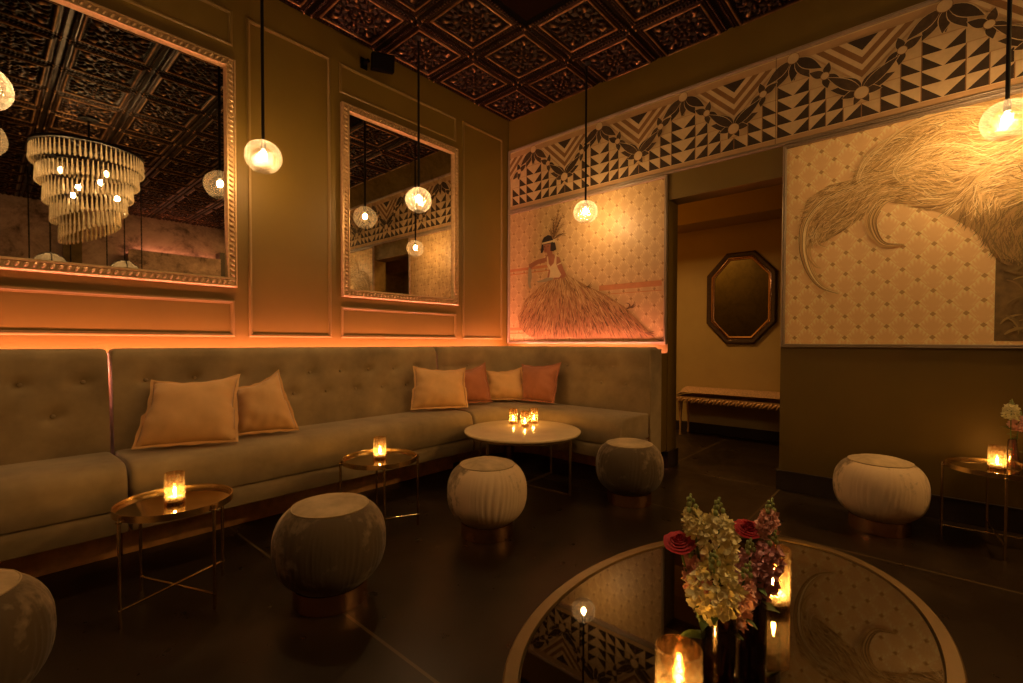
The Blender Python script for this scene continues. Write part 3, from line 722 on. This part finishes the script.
def sofa(kind, a, b, btns, label, leg=None):
    cx0 = (a+b)/2 if kind == 'left' else 3.7
    t = thing('banquette_sofa', label, 'sofa', (cx0, 3.3, 0), group='grey velvet banquette sofas')
    pa = path_pts(kind, a, b)
    B = []   # button positions (x, y, z)
    for bx, by, bz in btns: B.append((bx, by, bz))
    def disp(fn, d, z):
        if not (.27 < d < .34 and .57 < z < 1.12): return 0
        x, y = fn(d); s_ = 0
        for q in B:
            r2_ = (x-q[0])**2+(y-q[1])**2+(z-q[2])**2
            if r2_ < .04: s_ -= .026*math.exp(-r2_/(.026**2))+.008*math.exp(-r2_/.005)
        return s_
    m = MB(); extrude(m, back_prof, pa, .03, disp); bk = under(m.build('backrest', M['sofa'], angle=50), t)
    for q in B:
        m = MB(); nx = Vector((0, -1, 0)) if kind == 'left' or q[0] < XM-.45 else Vector((-1, 0, 0))
        rot = nx.to_track_quat('Z', 'Y').to_matrix(); m.ball(Vector(q)-nx*.020, .0125, 12, 0, (1, 1, .5), rot)
        q_ = m.build('button', M['sofa_btn'], angle=60); q_.data.transform(Matrix.Translation(-Vector(t.location))); q_.parent = bk
    m = MB(); extrude(m, seat_prof, pa, .045); under(m.build('seat', M['sofa'], angle=50), t)
    m = MB(); extrude(m, base_prof, pa, .01); under(m.build('seat_base', M['sofa'], angle=50), t)
    m = MB(); extrude(m, [(.30, 0), (.54 if not leg else .40, 0), (.54 if not leg else .40, .206), (.30, .206)], pa, 0); tag(under(m.build('plinth', M['wood'], smooth=False), t), 'warm wood plinth')
    if leg:
        m = MB(); m.bb((XM-.345, 1.873, 0), (XM-.12, 1.893, 1.14)); under(m.build('end_panel', M['sofa'], bevel=.006), t)
        m = MB(); m.bb((XM-.118, 1.875, .17), (XM-.002, 1.891, 1.10)); tag(under(m.build('filler_panel', M['wall']), t), 'olive painted filler board')
        m = MB(); m.lathe([(.066, 0), (.066, .206)], (leg[0], leg[1], 0), 32); tag(under(m.build('leg', M['copper']), t), 'copper drum leg')
    return t
fb = lambda z: .335-(z-.56)*(.045/.54)-.002
yb_ = lambda z: YL-fb(z); xb_ = lambda z: XM-fb(z)
sofa('left', -2.3, .494, [(x, yb_(.966), .966) for x in (-.633, -.379, -.125, .129, .383)]+[(x, yb_(.783), .783) for x in (-.507, -.253, .001, .255)], 'grey velvet banquette section at far left under the large mirror')
sofa('left', .512, 2.966, [(.674+.2587*k, yb_(.962), .962) for k in range(9)]+[(.674+.2587*(k+.5), yb_(.806), .806) for k in range(8)], 'long middle grey velvet banquette section with two tan pillows at its left')
sofa('corner', 2.990, 1.896, [(3.137, yb_(.958), .958), (3.40, yb_(.958), .958), (3.27, yb_(.805), .805)]+[(xb_(.965), y, .965) for y in (3.09, 2.83, 2.555, 2.29, 2.02)]+[(xb_(.807), y, .807) for y in (2.955, 2.684, 2.415, 2.152)], 'curved corner grey velvet banquette section below the woman mural', (3.70, 3.33))
# LED strips behind the sofa backs
m = MB(); m.bb((-2.35, YL-.118, 1.02), (XM-.16, YL-.098, 1.035)); tag(m.build('light_strip', M['led'], smooth=False), 'orange glowing light strip hidden behind sofa back along the panelled wall', 'light strip')
m = MB(); m.bb((XM-.118, 1.94, 1.02), (XM-.098, YL-.16, 1.035)); tag(m.build('light_strip', M['led'], smooth=False), 'orange glowing light strip behind sofa back beneath the woman mural', 'light strip')

# ------------------------------------------------------------ pillows
def pillow(bl, br, tr, tl, thick, mat, label):
    bl, br, tr, tl = map(Vector, (bl, br, tr, tl)); c0 = (bl+br)/2
    rx = (br-bl).normalized(); nn = rx.cross(((tl+tr)/2-c0).normalized()).normalized()
    t = thing('throw_pillow', label, 'pillow', tuple(c0), group='throw pillows on the banquette')
    rg = random.Random(label); n = 28; ph = [rg.uniform(0, 6.28) for _ in range(8)]
    cen = (bl+br+tr+tl)/4
    def pt(u_, v_, side):
        a, b = (u_+1)/2, (v_+1)/2
        q = bl*(1-a)*(1-b)+br*a*(1-b)+tr*a*b+tl*(1-a)*b
        pull = .10*((1-v_*v_)*abs(u_)**3+(1-u_*u_)*abs(v_)**3)       # edges bow in between the corner ears
        if v_ < 0: pull *= .45
        q = q.lerp(cen, pull); q.z -= .022*(1-u_*u_)*max(0, v_)**2
        th_ = thick*max(0, (1-abs(u_)**3.2)*(1-abs(v_)**3.2))**.6
        ed = min(1, th_/.05)
        wr = .005*math.sin(6*u_+3*v_+ph[0])*math.sin(4*v_-2*u_+ph[1])+.007*math.sin(13*(u_*.7+v_*.5)+ph[2])*abs(u_*v_)**.7+.006*math.sin(16*(u_-v_*.4)+ph[3])*max(0, -v_)**2+.006*math.sin(14*(v_+u_*.3)+ph[4])*abs(u_)**3
        return q+nn*(side*(th_*(.62 if side > 0 else .38)+wr*ed))
    m = MB()
    for side in (1, -1):
        m.grid([[pt(-1+2*i/n, -1+2*j/n, side) for j in range(n+1)] for i in range(n+1)])
    under(m.build('cover', mat, angle=80), t)
    m = MB(); per = [(-1+2*i/n, -1) for i in range(n)]+[(1, -1+2*i/n) for i in range(n)]+[(1-2*i/n, 1) for i in range(n)]+[(-1, 1-2*i/n) for i in range(n)]
    A_ = [pt(a, b, 0)+(pt(a, b, 0)-cen).normalized()*.002 for a, b in per]; B_ = [pt(a, b, 0)+(pt(a, b, 0)-cen).normalized()*(.020+.003*math.sin(k*.9)) for k, (a, b) in enumerate(per)]
    m.grid([[q+nn*.004 for q in A_], [q+nn*.003 for q in B_], [q-nn*.003 for q in B_], [q-nn*.004 for q in A_]], 0, True)
    under(m.build('flange', mat, angle=50), t)
    return t
pillow((.575, 3.40, .595), (1.03, 3.19, .595), (1.13, 3.44, .975), (.695, 3.54, .955), .17, M['tan'], 'larger tan throw pillow, leftmost of all pillows on the sofa')
pillow((1.10, 3.41, .595), (1.45, 3.29, .595), (1.41, 3.50, .985), (1.15, 3.54, .88), .15, M['tan'], 'tan throw pillow tucked behind the leftmost large tan pillow')
pillow((2.575, 3.49, .60), (3.01, 3.24, .60), (3.17, 3.44, .94), (2.64, 3.54, .97), .16, M['tan'], 'square tan throw pillow leftmost in the corner group of four')
pillow((3.12, 3.52, .60), (3.45, 3.36, .60), (3.50, 3.49, .98), (3.12, 3.56, .90), .14, M['rose'], 'dusty rose throw pillow between the two tan pillows in the corner')
pillow((3.54, 3.51, .60), (3.84, 3.19, .60), (3.90, 3.33, .92), (3.60, 3.56, .89), .13, M['tan'], 'tan throw pillow in the corner between the two rose pillows')
pillow((3.80, 3.22, .60), (3.80, 2.82, .60), (3.945, 2.84, .985), (3.93, 3.33, .955), .15, M['rose'], 'dusty rose throw pillow rightmost in the corner group')

# ------------------------------------------------------------ poufs
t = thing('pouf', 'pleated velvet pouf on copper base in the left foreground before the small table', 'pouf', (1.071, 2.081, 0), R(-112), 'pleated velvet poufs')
m = MB(); m.lathe([(.158, 0), (.163, .003), (.163, .088), (.153, .090)], n=64); m.build('base_ring', M['copper'], t)
rg = random.Random(3); npl = 62; amp = [rg.uniform(.05, 1) for _ in range(npl)]; sh = [rg.uniform(-.3, .3) for _ in range(npl)]
def pleat(th_, z):
    x = th_/(2*math.pi)*npl+.7*math.sin(3*th_)+.5*math.sin(5*th_+1)+.5*math.sin(z*9+th_*2); k = int(x) % npl; f_ = x-int(x)
    env = math.sin(math.pi*min(1, max(0, (z-.06)/.385)))**.6
    return 1-.040*amp[k]*env*(1-abs(math.sin(math.pi*f_))**.5)
prof = []
for k in range(30):
    a = -math.pi/2+math.pi*k/29*.985; s_, c_ = math.sin(a), math.cos(a)
    rr_ = .250*(abs(c_)**.66); z_ = .270+.197*(abs(s_)**.86)*(1 if s_ > 0 else -1)
    if rr_ > .165: prof.append((rr_, z_))
prof = [(.152, .085)]+prof
z_top = prof[-1][1]
m = MB(); m.lathe(prof+[(.150, z_top+.004)], n=184, fn=pleat); m.build('body', M['dark_sided'], t, angle=70)
r_t = prof[-1][0]
m = MB(); m.lathe([(r_t+.001, z_top-.004), (r_t+.002, z_top+.001), (r_t-.004, z_top+.005), (r_t-.02, z_top+.010), (.12, z_top+.020), (.06, z_top+.026), (.0, z_top+.027)], n=64); m.build('top_panel', M['pouf'], t, angle=70)
m = MB(); m.lathe([(r_t+.004*math.cos(a_*.7854), z_top+.001+.004*math.sin(a_*.7854)) for a_ in range(9)], n=64); m.build('piping', M['pouf'], t, angle=70)
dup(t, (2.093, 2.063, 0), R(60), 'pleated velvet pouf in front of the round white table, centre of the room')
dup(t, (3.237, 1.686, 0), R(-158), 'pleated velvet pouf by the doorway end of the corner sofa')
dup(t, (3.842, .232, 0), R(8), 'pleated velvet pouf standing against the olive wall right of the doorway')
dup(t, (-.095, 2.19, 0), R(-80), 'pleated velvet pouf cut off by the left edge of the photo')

# ------------------------------------------------------------ side tables
ST = thing('side_table', 'round brass tray side table before the left sofa section', 'table', (.587, 2.604, 0), R(-67), 'round brass tray side tables')
m = MB(); m.lathe([(.222, .445), (.230, .445), (.230, .474), (.224, .474), (.222, .470), (.222, .445)], n=72); m.build('tray_rim', M['brass'], ST)
m = MB(); m.lathe([(0, .446), (.223, .446), (.223, .456), (0, .456)], n=72); m.build('tray_plate', M['plate'], ST)
for k in range(4):
    a = math.pi/2*k; x, y = .238*math.cos(a), .238*math.sin(a)
    m = MB(); m.tube([(x, y, 0), (x, y, .466)], .007, 10); lg = m.build('leg', M['brass'], ST)
    m = MB(); m.ball((x*.99, y*.99, .448), .011, 10); m.tube([(x*.94, y*.94, .448), (x*1.05, y*1.05, .448)], .004, 8); m.build('joint_knob', M['brass'], ST)
for k in range(2):
    a = math.pi/2*k; x, y = .246*math.cos(a), .246*math.sin(a)
    m = MB(); m.tube([(x, y, .068+.008*k), (-x, -y, .068+.008*k)], .0055, 8); m.build('crossbar', M['brass'], ST)
dup(ST, (1.675, 2.607, 0), R(-27), 'round brass tray side table before the middle sofa, nearest the white table')
dup(ST, (3.985, -.305, 0), R(95), 'round brass tray side table by the olive wall at photo right edge')

# ------------------------------------------------------------ white round cocktail table
t = thing('cocktail_table', 'round pale stone cocktail table on a thin gold frame before the corner sofa', 'table', (2.995, 2.54, 0))
m = MB(); m.lathe([(0, .450), (.470, .450), (.482, .455), (.485, .463), (.482, .471), (.470, .475), (0, .475)], n=96); m.build('tabletop', M['stone'], t)
L4 = [Vector(q)-Vector((2.995, 2.54)) for q in ((3.039, 2.052), (3.483, 2.584), (2.951, 3.028), (2.507, 2.496))]
m = MB(); m.lathe([(.44, .436), (.465, .436), (.465, .450), (.44, .450), (.44, .436)], n=72); m.build('apron', M['bronzegold'], t)
for q in L4:
    m = MB(); q2 = q*.93; m.box((q2.x, q2.y, .222), (.018, .018, .444), Matrix.Rotation(R(50), 3, 'Z')); m.build('leg', M['bronzegold'], t, bevel=.002)
for a, b in ((0, 2), (1, 3)):
    p0, p1 = L4[a]*.93, L4[b]*.93; d = p1-p0
    m = MB(); m.box(((p0.x+p1.x)/2, (p0.y+p1.y)/2, .009), (d.length+.018, .018, .018), Matrix.Rotation(math.atan2(d.y, d.x), 3, 'Z')); m.build('base_bar', M['bronzegold'], t, bevel=.002)

# ------------------------------------------------------------ glass oval coffee table
GZ = .51; gc = (1.236, .355); gs = (.666, .417); ga = R(-7.78)
t = thing('coffee_table', 'large smoked glass coffee table with wide gold rim in the foreground', 'table', (gc[0], gc[1], 0), ga)
def ell(mb, prof, n=128):   # prof: (inset, z)
    P = []
    for ins, z in prof: P.append([((gs[0]-ins)*math.cos(2*math.pi*k/n), (gs[1]-ins)*math.sin(2*math.pi*k/n), z) for k in range(n)])
    mb.grid(P+[P[0]], 0, True)
m = MB(); ell(m, [(0, GZ-.035), (0, GZ-.004), (.004, GZ), (.032, GZ), (.034, GZ-.014), (.042, GZ-.015), (.042, GZ-.035)]); m.build('rim', M['bronzegold'], t)
m = MB(); n = 128
for z in (GZ-.014, GZ-.004): m.add([((gs[0]-.038)*math.cos(2*math.pi*k/n), (gs[1]-.038)*math.sin(2*math.pi*k/n), z) for k in range(n)], [tuple(range(n))])
b0 = 0; m.f += [(k, (k+1) % n, n+(k+1) % n, n+k) for k in range(n)]; m.mi += [0]*n
m.build('glass_top', M['tglass'], t, angle=20)
for k in range(4):
    a = math.pi/4+math.pi/2*k; x, y = (gs[0]-.03)*math.cos(a), (gs[1]-.03)*math.sin(a)
    m = MB(); m.tube([(x, y, 0), (x, y, GZ-.034)], .012, 12); m.build('leg', M['bronzegold'], t)
m = MB(); ell(m, [(.02, .02), (.02, .035), (.045, .035), (.045, .02)]); m.build('base_ring', M['bronzegold'], t)

# ------------------------------------------------------------ votive candles
VO = thing('votive_candle', 'lit candle in mercury glass on the brass table before the left sofa', 'candle', (.583, 2.600, .456), 0, 'lit candles in mercury glass holders')
m = MB(); m.lathe([(.036, 0), (.040, .003), (.041, .02), (.041, .138), (.039, .140), (.038, .138), (.038, .02), (.036, .008), (0, .008)], n=40); m.build('glass_holder', M['mercury'], VO)
m = MB(); m.lathe([(0, .010), (.031, .010), (.031, .026), (.028, .030), (0, .028)], n=28); m.build('wax', M['wax'], VO)
m = MB(); m.lathe([(.0005, .032), (.0040, .038), (.0062, .046), (.0050, .058), (.0028, .068), (.0003, .078)], n=14); m.build('flame', M['flame'], VO)
GT = GZ-.004
for loc, lab, s_ in [((1.683, 2.622, .456), 'lit candle in mercury glass on the brass table before the middle sofa', .98),
    ((3.14, 2.768, .475), 'lit candle in mercury glass, left of three on the white table', .95),
    ((3.105, 2.605, .475), 'lit candle in mercury glass, front of three on the white table', .95),
    ((3.29, 2.655, .475), 'lit candle in mercury glass, right of three on the white table', .95),
    ((3.985, -.305, .456), 'lit candle in mercury glass beside small vase on the wall-side brass table', 1.0)]:
    dup(VO, loc, random.uniform(0, 6), lab, (s_,)*3)
V1 = dup(VO, (.836, .334, GT), 1, 'lit candle in mercury glass in front of the vases on glass table', (1.0, 1.0, 1.0))
V2 = dup(VO, (1.385, .300, GT), 2, 'lit candle in tall mercury glass behind the vases on glass table', (.95, .95, 1.1))

# ------------------------------------------------------------ vases and flowers
def vase(loc, r_, h_, mat, label, taper=1):
    t = thing('vase', label, 'vase', loc, 0, 'flower vases'); m = MB()
    m.lathe([(r_*.95, 0), (r_, .004), (r_*(1+taper)/2, h_*.5), (r_*taper, h_), (r_*taper-.003, h_), (r_*(1+taper)/2-.003, h_*.5), (r_-.004, .01), (0, .01)], n=36); m.build('glass_body', mat, t)
    return t
vase((.999, .315, GT), .036, .155, M['vglass'], 'dark amber glass cylinder vase, front of two on the glass table')
vase((1.191, .302, GT), .031, .150, M['vglass'], 'dark amber glass cylinder vase, rear of two on the glass table')
vase((4.085, -.375, .456), .038, .17, M['cvase'], 'tapered rose copper vase on the brass table at photo right edge', .5)
def petal(mb, c, d, L, W, cup, mi, rg):
    d = d.normalized(); s_ = d.orthogonal().normalized(); s_ = Matrix.Rotation(rg.uniform(0, 6.28), 3, d) @ s_; n = s_.cross(d)
    P = []
    for i in range(4):
        t_ = i/3; w_ = W*math.sin(math.pi*(.15+.75*t_))
        cc = Vector(c)+s_*L*t_+d*(cup*t_*t_*L)
        P.append([cc-n*w_/2+d*w_*.2+d*rg.uniform(-.1, .1)*W, cc+d*rg.uniform(-.08, .08)*W, cc+n*w_/2+d*w_*.2+d*rg.uniform(-.1, .1)*W])
    mb.grid(P, mi)
def floret(mb, c, d, sz, mi, rg, n=5):
    for k in range(n): petal(mb, c, (d+Vector((rg.gauss(0, .35), rg.gauss(0, .35), rg.gauss(0, .35)))), sz, sz*.9, rg.uniform(.2, .9), mi, rg)
def stem_flower(base_, tip, kind, L, W, mat, label, group, cat='flower', seed=1, density=1.0):
    """stock-like spike: florets around the last L metres of the stem"""
    rg = random.Random(seed); b, e = Vector(base_), Vector(tip)
    t = thing('flower_stem', label, cat, tuple(b), 0, group)
    mid_ = b.lerp(e, .5)+Vector((rg.uniform(-.01, .01), rg.uniform(-.01, .01), .02))
    pts = [b.lerp(mid_, k/4) .lerp(mid_.lerp(e, k/4), k/4) for k in range(5)]
    m = MB(); m.tube(pts, [.0035, .003, .003, .0025, .002], 6); under(m.build('stem', M['stem']), t)
    ax = (e-pts[2]).normalized(); m = MB()
    if kind == 'spike':
        n = int(70*density)
        for k in range(n):
            f_ = (k+.5)/n; prof_ = math.sin(math.pi*(.18+.70*f_))**.7; th_ = k*2.4
            o_ = ax.orthogonal().normalized(); o_ = Matrix.Rotation(th_, 3, ax) @ o_
            c = e-ax*L*(1-f_)+o_*W*.5*prof_*rg.uniform(.65, 1.0)
            floret(m, c, (o_+ax*.5), rg.uniform(.010, .015), 0, rg, 5)
        under(m.build('blossom', mat, angle=60), t)
        m = MB()
        for k in range(9):
            o_ = Matrix.Rotation(k*2.2, 3, ax) @ ax.orthogonal().normalized(); m.ball(e+ax*(.004+.004*k)+o_*(.011-.001*k), .0055-.0003*k, 8, 0, (1, 1, 1.3))
        tag(under(m.build('bud_cluster', M['bud'], angle=80), t), 'green closed buds')
    elif kind == 'rose':
        ax = (ax+Vector((-.5, -.45, .5))).normalized()
        for ring_ in range(7):
            r_ = .003+.0025*ring_
            for k in range(5+ring_):
                th_ = 6.283*k/(5+ring_)+ring_*.6; o_ = Matrix.Rotation(th_, 3, ax) @ ax.orthogonal().normalized(); tg = ax.cross(o_)
                P = []
                for i in range(4):
                    t_ = i/3; hh = .034*math.sin(t_*1.9)*(1-.10*ring_); out = r_*(1+.35*t_*t_*ring_/3)
                    wv = rg.uniform(-.002, .002)
                    P.append([e+o_*out*.9+ax*(hh-.01)-tg*r_*.75*(.6+.5*t_), e+o_*(out+.003+wv)+ax*(hh-.008), e+o_*out*.9+ax*(hh-.01)+tg*r_*.75*(.6+.5*t_)])
                m.grid(P, 0)
        under(m.build('blossom', mat, angle=70), t)
    # leaves
    for k in range(3):
        m = MB()
        c = pts[1].lerp(pts[3], k/3); o_ = Matrix.Rotation(k*2.1+seed, 3, ax) @ ax.orthogonal().normalized(); P = []
        for i in range(6):
            s_ = i/5; w_ = .010*math.sin(math.pi*(.1+.85*s_)); q = c+o_*.05*s_+Vector((0, 0, .035*s_-.03*s_*s_)); n_x = o_.cross(ax); P.append([q-n_x*w_, q-Vector((0, 0, .002)), q+n_x*w_])
        m.grid(P)
        under(m.build('leaf', M['leafg'], angle=80), t)
    return t
A = (.999, .315); Bv = (1.191, .302); bz = GT+.012
# lateral axis (photo right) and depth axis on the table
rx_ = Vector((math.sin(yaw), -math.cos(yaw))); dx_ = Vector((math.cos(yaw), math.sin(yaw)))
def at_(v, side, depth, z): q = Vector(v)+rx_*side+dx_*depth; return (q.x, q.y, z)
gF = 'flowers in the two glass table vases'
for i, (v, side, depth, z, kind, L, W, mk, lab) in enumerate([
    (A, .004, .02, .838, 'spike', .11, .070, 'cream', 'tall cream stock flower with green tip, highest in the front vase'),
    (A, -.026, -.03, .752, 'spike', .10, .092, 'cream', 'big cream stock flower drooping over the front of the front vase'),
    (A, .050, .0, .715, 'spike', .10, .055, 'pink', 'pale pink stock flower leaning right from the front vase'),
    (A, -.042, .03, .745, 'spike', .08, .045, 'pink', 'pale pink stock flower at the left side of front vase'),
    (A, -.074, .03, .775, 'rose', 0, 0, 'red', 'crimson ruffled bloom leaning out left of the front vase'),
    (Bv, -.004, .02, .755, 'rose', 0, 0, 'red', 'crimson ruffled bloom standing in the rear vase'),
    (Bv, .036, .0, .800, 'spike', .05, .030, 'pink', 'slim pink stock flower with green tip, highest in rear vase'),
    (Bv, .030, -.02, .735, 'spike', .12, .065, 'mauve', 'mauve stock flower leaning right from the rear vase'),
    (Bv, -.018, -.02, .715, 'spike', .10, .06, 'mauve', 'mauve stock flower between the two vases in rear vase'),
    (A, -.047, .03, .842, 'spike', .04, .026, 'cream', 'slim budding cream stem at upper left of front vase')]):
    stem_flower(at_(v, side*.1, 0, bz), at_(v, side, depth, z), kind, L, W, M[mk], lab, gF, seed=10+i)
Dv = (4.085, -.375)
for i, (side, z, mk, lab, W) in enumerate([(-.02, .83, 'cream', 'cream stock flower in the small copper vase at right edge', .07), (.03, .76, 'pink', 'pink stock flower in the small copper vase at right edge', .08)]):
    stem_flower(at_(Dv, side*.1, 0, .47), at_(Dv, side, -.01, z), 'spike', .08, W, M[mk], lab, 'flowers in the small copper vase', seed=40+i)

# ------------------------------------------------------------ pendant lamps
GC = 2.478
PD = thing('pendant_lamp', 'bubbled glass globe pendant lamp hanging before the tall wall panel between mirrors', 'lamp', (1.310, 3.465, GC-.115), 0, 'glass globe pendant lamps')
m = MB(); m.tube([(0, 0, .19), (0, 0, CZ-(GC-.115)-.01)], .0105, 10); m.build('cord', M['black'], PD)
m = MB(); m.lathe([(0, CZ-(GC-.115)-.035), (.012, CZ-(GC-.115)-.034), (.05, CZ-(GC-.115)-.012), (.05, CZ-(GC-.115)), (0, CZ-(GC-.115))], n=28); m.build('canopy', M['black'], PD)
m = MB(); m.lathe([(0, .235), (.014, .232), (.018, .20), (.018, .165), (0, .160)], n=20); m.build('socket', M['black'], PD)
m = MB(); prof = [(.118*math.sin(a_), .115+.112*math.cos(a_)) for a_ in [R(8+k*146/26) for k in range(27)]]
m.lathe(prof+[(prof[-1][0]-.004, prof[-1][1]+.001)], n=44, fn=lambda th_, z: 1+.02*math.sin(3*th_+20*z)); o = m.build('glass_globe', M['globe'], PD, recalc=False)
# open bottom: drop caps
me = o.data
import bmesh
bm = bmesh.new(); bm.from_mesh(me); bmesh.ops.delete(bm, geom=[f for f in bm.faces if len(f.verts) > 4], context='FACES'); bmesh.ops.recalc_face_normals(bm, faces=bm.faces); bm.to_mesh(me); bm.free()
m = MB(); m.ball((0, 0, .125), .022, 18, 0, (1, 1, 1.3)); m.build('bulb', M['bulb'], PD)
dup(PD, (2.632, 3.462, GC-.115), .8, 'bubbled glass globe pendant lamp hanging in front of the smaller gilt mirror')
dup(PD, (3.950, 2.545, GC-.115), 1.7, 'bubbled glass globe pendant lamp hanging before the woman mural')
dup(PD, (3.950, -.312, GC-.105), 2.6, 'bubbled glass globe pendant lamp at the right edge of the photo')
dup(PD, (3.950, -1.75, GC-.115), 4.1, 'bubbled glass globe pendant lamp added to brighten the plume mural, outside the right photo edge')  # unseen extra lamp, added to brighten the right mural
dup(PD, (.012, 3.475, GC-.150), 3.5, 'bubbled glass globe pendant lamp cut by the left edge of photo')

# ------------------------------------------------------------ crystal chandelier (seen in the large mirror)
CX, CY = .90, .13
t = thing('chandelier', 'tiered crystal chandelier reflected in the large gilt mirror', 'chandelier', (CX, CY, 2.5))
m = MB(); m.lathe([(0, 1.42), (.10, 1.42), (.10, 1.39), (.02, 1.37), (0, 1.37)], n=32); m.tube([(0, 0, 1.37), (0, 0, .95)], .012, 10); m.build('ceiling_mount', M['black'], t)
m = MB(); m.lathe([(.50, .98), (.53, .98), (.53, 1.01), (.50, 1.01), (.50, .98)], n=64)
for k in range(3):
    a = math.pi*k/3; m.box((0, 0, .995), (1.02, .02, .012), Matrix.Rotation(a, 3, 'Z'))
m.build('top_ring', M['black'], t)
cr = MB()
def drop(mb, x, y, z, L, r_):
    mb.lathe([(0, 0), (r_*.35, -L*.04), (r_*.45, -L*.15), (r_*.7, -L*.55), (r_, -L*.82), (r_*.55, -L*.95), (0, -L)], (x, y, z), 6)
dm = MB(); drop(dm, 0, 0, 0, .19, .015); proto = dm.build('crystal_drop', M['crystal'], t, smooth=False); first = True; extra = MB(); cnt = 0
for tier in range(5):
    rad_ = [.52, .47, .41, .35, .28][tier]; n_ = [72, 66, 58, 50, 40][tier]
    for k in range(n_):
        a = 2*math.pi*k/n_; sl = .5-.5*math.cos(a-R(20))          # spiral drop
        z = .98-tier*.165-.11*sl*(tier+.3)/1.6*.9
        x, y = rad_*math.cos(a), rad_*math.sin(a)
        cnt += 1
        if cnt <= 96:
            c = proto if first else proto.copy()
            if not first: col.objects.link(c); c.parent = t
            first = False; c.location = (x, y, z)
        else: drop(extra, x, y, z, .19, .015)
tag(extra.build('crystal_drops', M['crystal'], t, smooth=False), kind='stuff')
for k in range(6):
    a = math.pi/3*k; r_ = .26
    m = MB(); z = .72 if k % 2 else .5; m.ball((r_*math.cos(a), r_*math.sin(a), z), .022, 12, 0, (1, 1, 1.5)); m.build('bulb', M['cbulb'], t)
# two dome lamps on rods in the rear of the lounge (reflected)
for i, (x, y) in enumerate(((.74, -2.6), (1.66, -2.6))):
    t = thing('dome_lamp', 'arched dome lamp hung on three rods, %s of two seen in the large mirror' % ('left' if i == 0 else 'right'), 'lamp', (x, y, 2.3), 0, 'dome lamps reflected in the large mirror')
    m = MB(); m.lathe([(.235*math.cos(a_), .30*math.sin(a_)) for a_ in [R(4+8*k) for k in range(11)]], n=28, fn=lambda th_, z: 1+.01*math.cos(14*th_)); m.build('dome', M['crystal'], t, smooth=False)
    m = MB(); m.lathe([(.225, -.01), (.24, -.01), (.24, .012), (.225, .012), (.225, -.01)], n=36)
    for k in range(2):
        a = math.pi/2*k+R(0); m.tube([(.24*math.cos(q)*math.cos(a), .24*math.cos(q)*math.sin(a), .305*math.sin(q)) for q in [math.pi*j/16 for j in range(17)]], .008, 8)
    m.build('frame', M['black'], t)
    for px in (-.235, 0, .235):
        m = MB(); z0 = .305 if px == 0 else .0; m.tube([(px, 0, z0), (px, 0, CZ-2.3-.03)], .009, 8); m.build('rod', M['black'], t)
    m = MB(); m.ball((0, 0, .12), .012, 12); m.build('bulb', M['cbulb'], t)

# ------------------------------------------------------------ speaker, vent, bench
t = thing('loudspeaker', 'small black loudspeaker mounted high on the wall above smaller mirror', 'speaker', (2.44, 3.78, 3.70), 0)
rot = Matrix.Rotation(R(-28), 3, 'Z') @ Matrix.Rotation(R(22), 3, 'X')
m = MB(); m.box((.01, -.03, .03), (.20, .14, .14), rot); m.build('cabinet', M['blackpl'], t, bevel=.008)
m = MB(); m.box(rot @ Vector((0, -.073, 0))+Vector((.01, -.03, .03)), (.18, .006, .12), rot); m.build('grille', M['blackpl'], t, bevel=.002)
m = MB(); m.tube([(-.08, .06, .05), (-.08, .143, .05)], .018, 10); m.box((-.08, .136, .05), (.07, .012, .10)); m.build('bracket', M['blackpl'], t, bevel=.003)
t = thing('ceiling_vent', 'plain dark square vent panel set among the embossed ceiling tiles', 'vent', (2.80, 2.305, CZ), 0)
x0, x1, y0, y1 = TX-3*P_+.012+.0-(2.80), TX-2*P_-.012-2.80, TY-3*P_+.012-2.305, TY-2*P_-.012-2.305
m = MB(); m.bb((x0, y0, -.034), (x1, y1, -.001)); m.build('panel', base('dark_bronze_panel', (.012, .005, .003), .8, .0, spec=.02), t, smooth=False)
m = MB(); P = MB(); sweep(m, rect(x0, y0, x1, y1), [(0, 0), (0, .038), (.02, .041), (.045, .036), (.05, .03)], lambda a, b, h: (a, b, -h)); m.build('frame', M['blackpl'], t)
t = thing('bench', 'low upholstered bench with carved gilt leaf apron against the hallway wall', 'bench', (6.19, 1.5, 0))
ys, ye = -.95, .98
bz_ = .03
m = MB()
P = []
for i in range(25):
    s_ = i/24; y = ys+(ye-ys)*s_; e = min(1, math.sin(math.pi*s_)*8)**.5 if 0 < s_ < 1 else 0
    P.append([(-.19+.38*j/12, y, .515+.11*e*(math.sin(math.pi*(.04+.92*j/12))**.4)) for j in range(13)])
m.grid(P); m.bb((-.19, ys, .46), (.19, ye, .506)); m.build('seat_cushion', M['bench'], t, angle=60)
m = MB(); m.bb((-.195, ys, .455), (-.18, ye, .508))
for k in range(44):
    y = ys+.02+(ye-ys-.04)*k/43; m.ball((-.198, y, .465), 1, 8, 0, (.014, .017, .046), Matrix.Rotation(R(55 if k % 2 else 35), 3, 'X'))
m.build('carved_apron', M['carved'], t, angle=60)
for sx in (-1, 1):
    for sy in (ys+.04, ye-.05):
        m = MB(); x = .14*sx if sx > 0 else -.13; m.tube([(x, sy, .465), (x, sy, .36), (x, sy, .22), (x, sy, .10), (x, sy, .035), (x, sy, .0)], [.030, .026, .016, .012, .012, .018], 12); lg = m.build('leg', M['carved'], t)
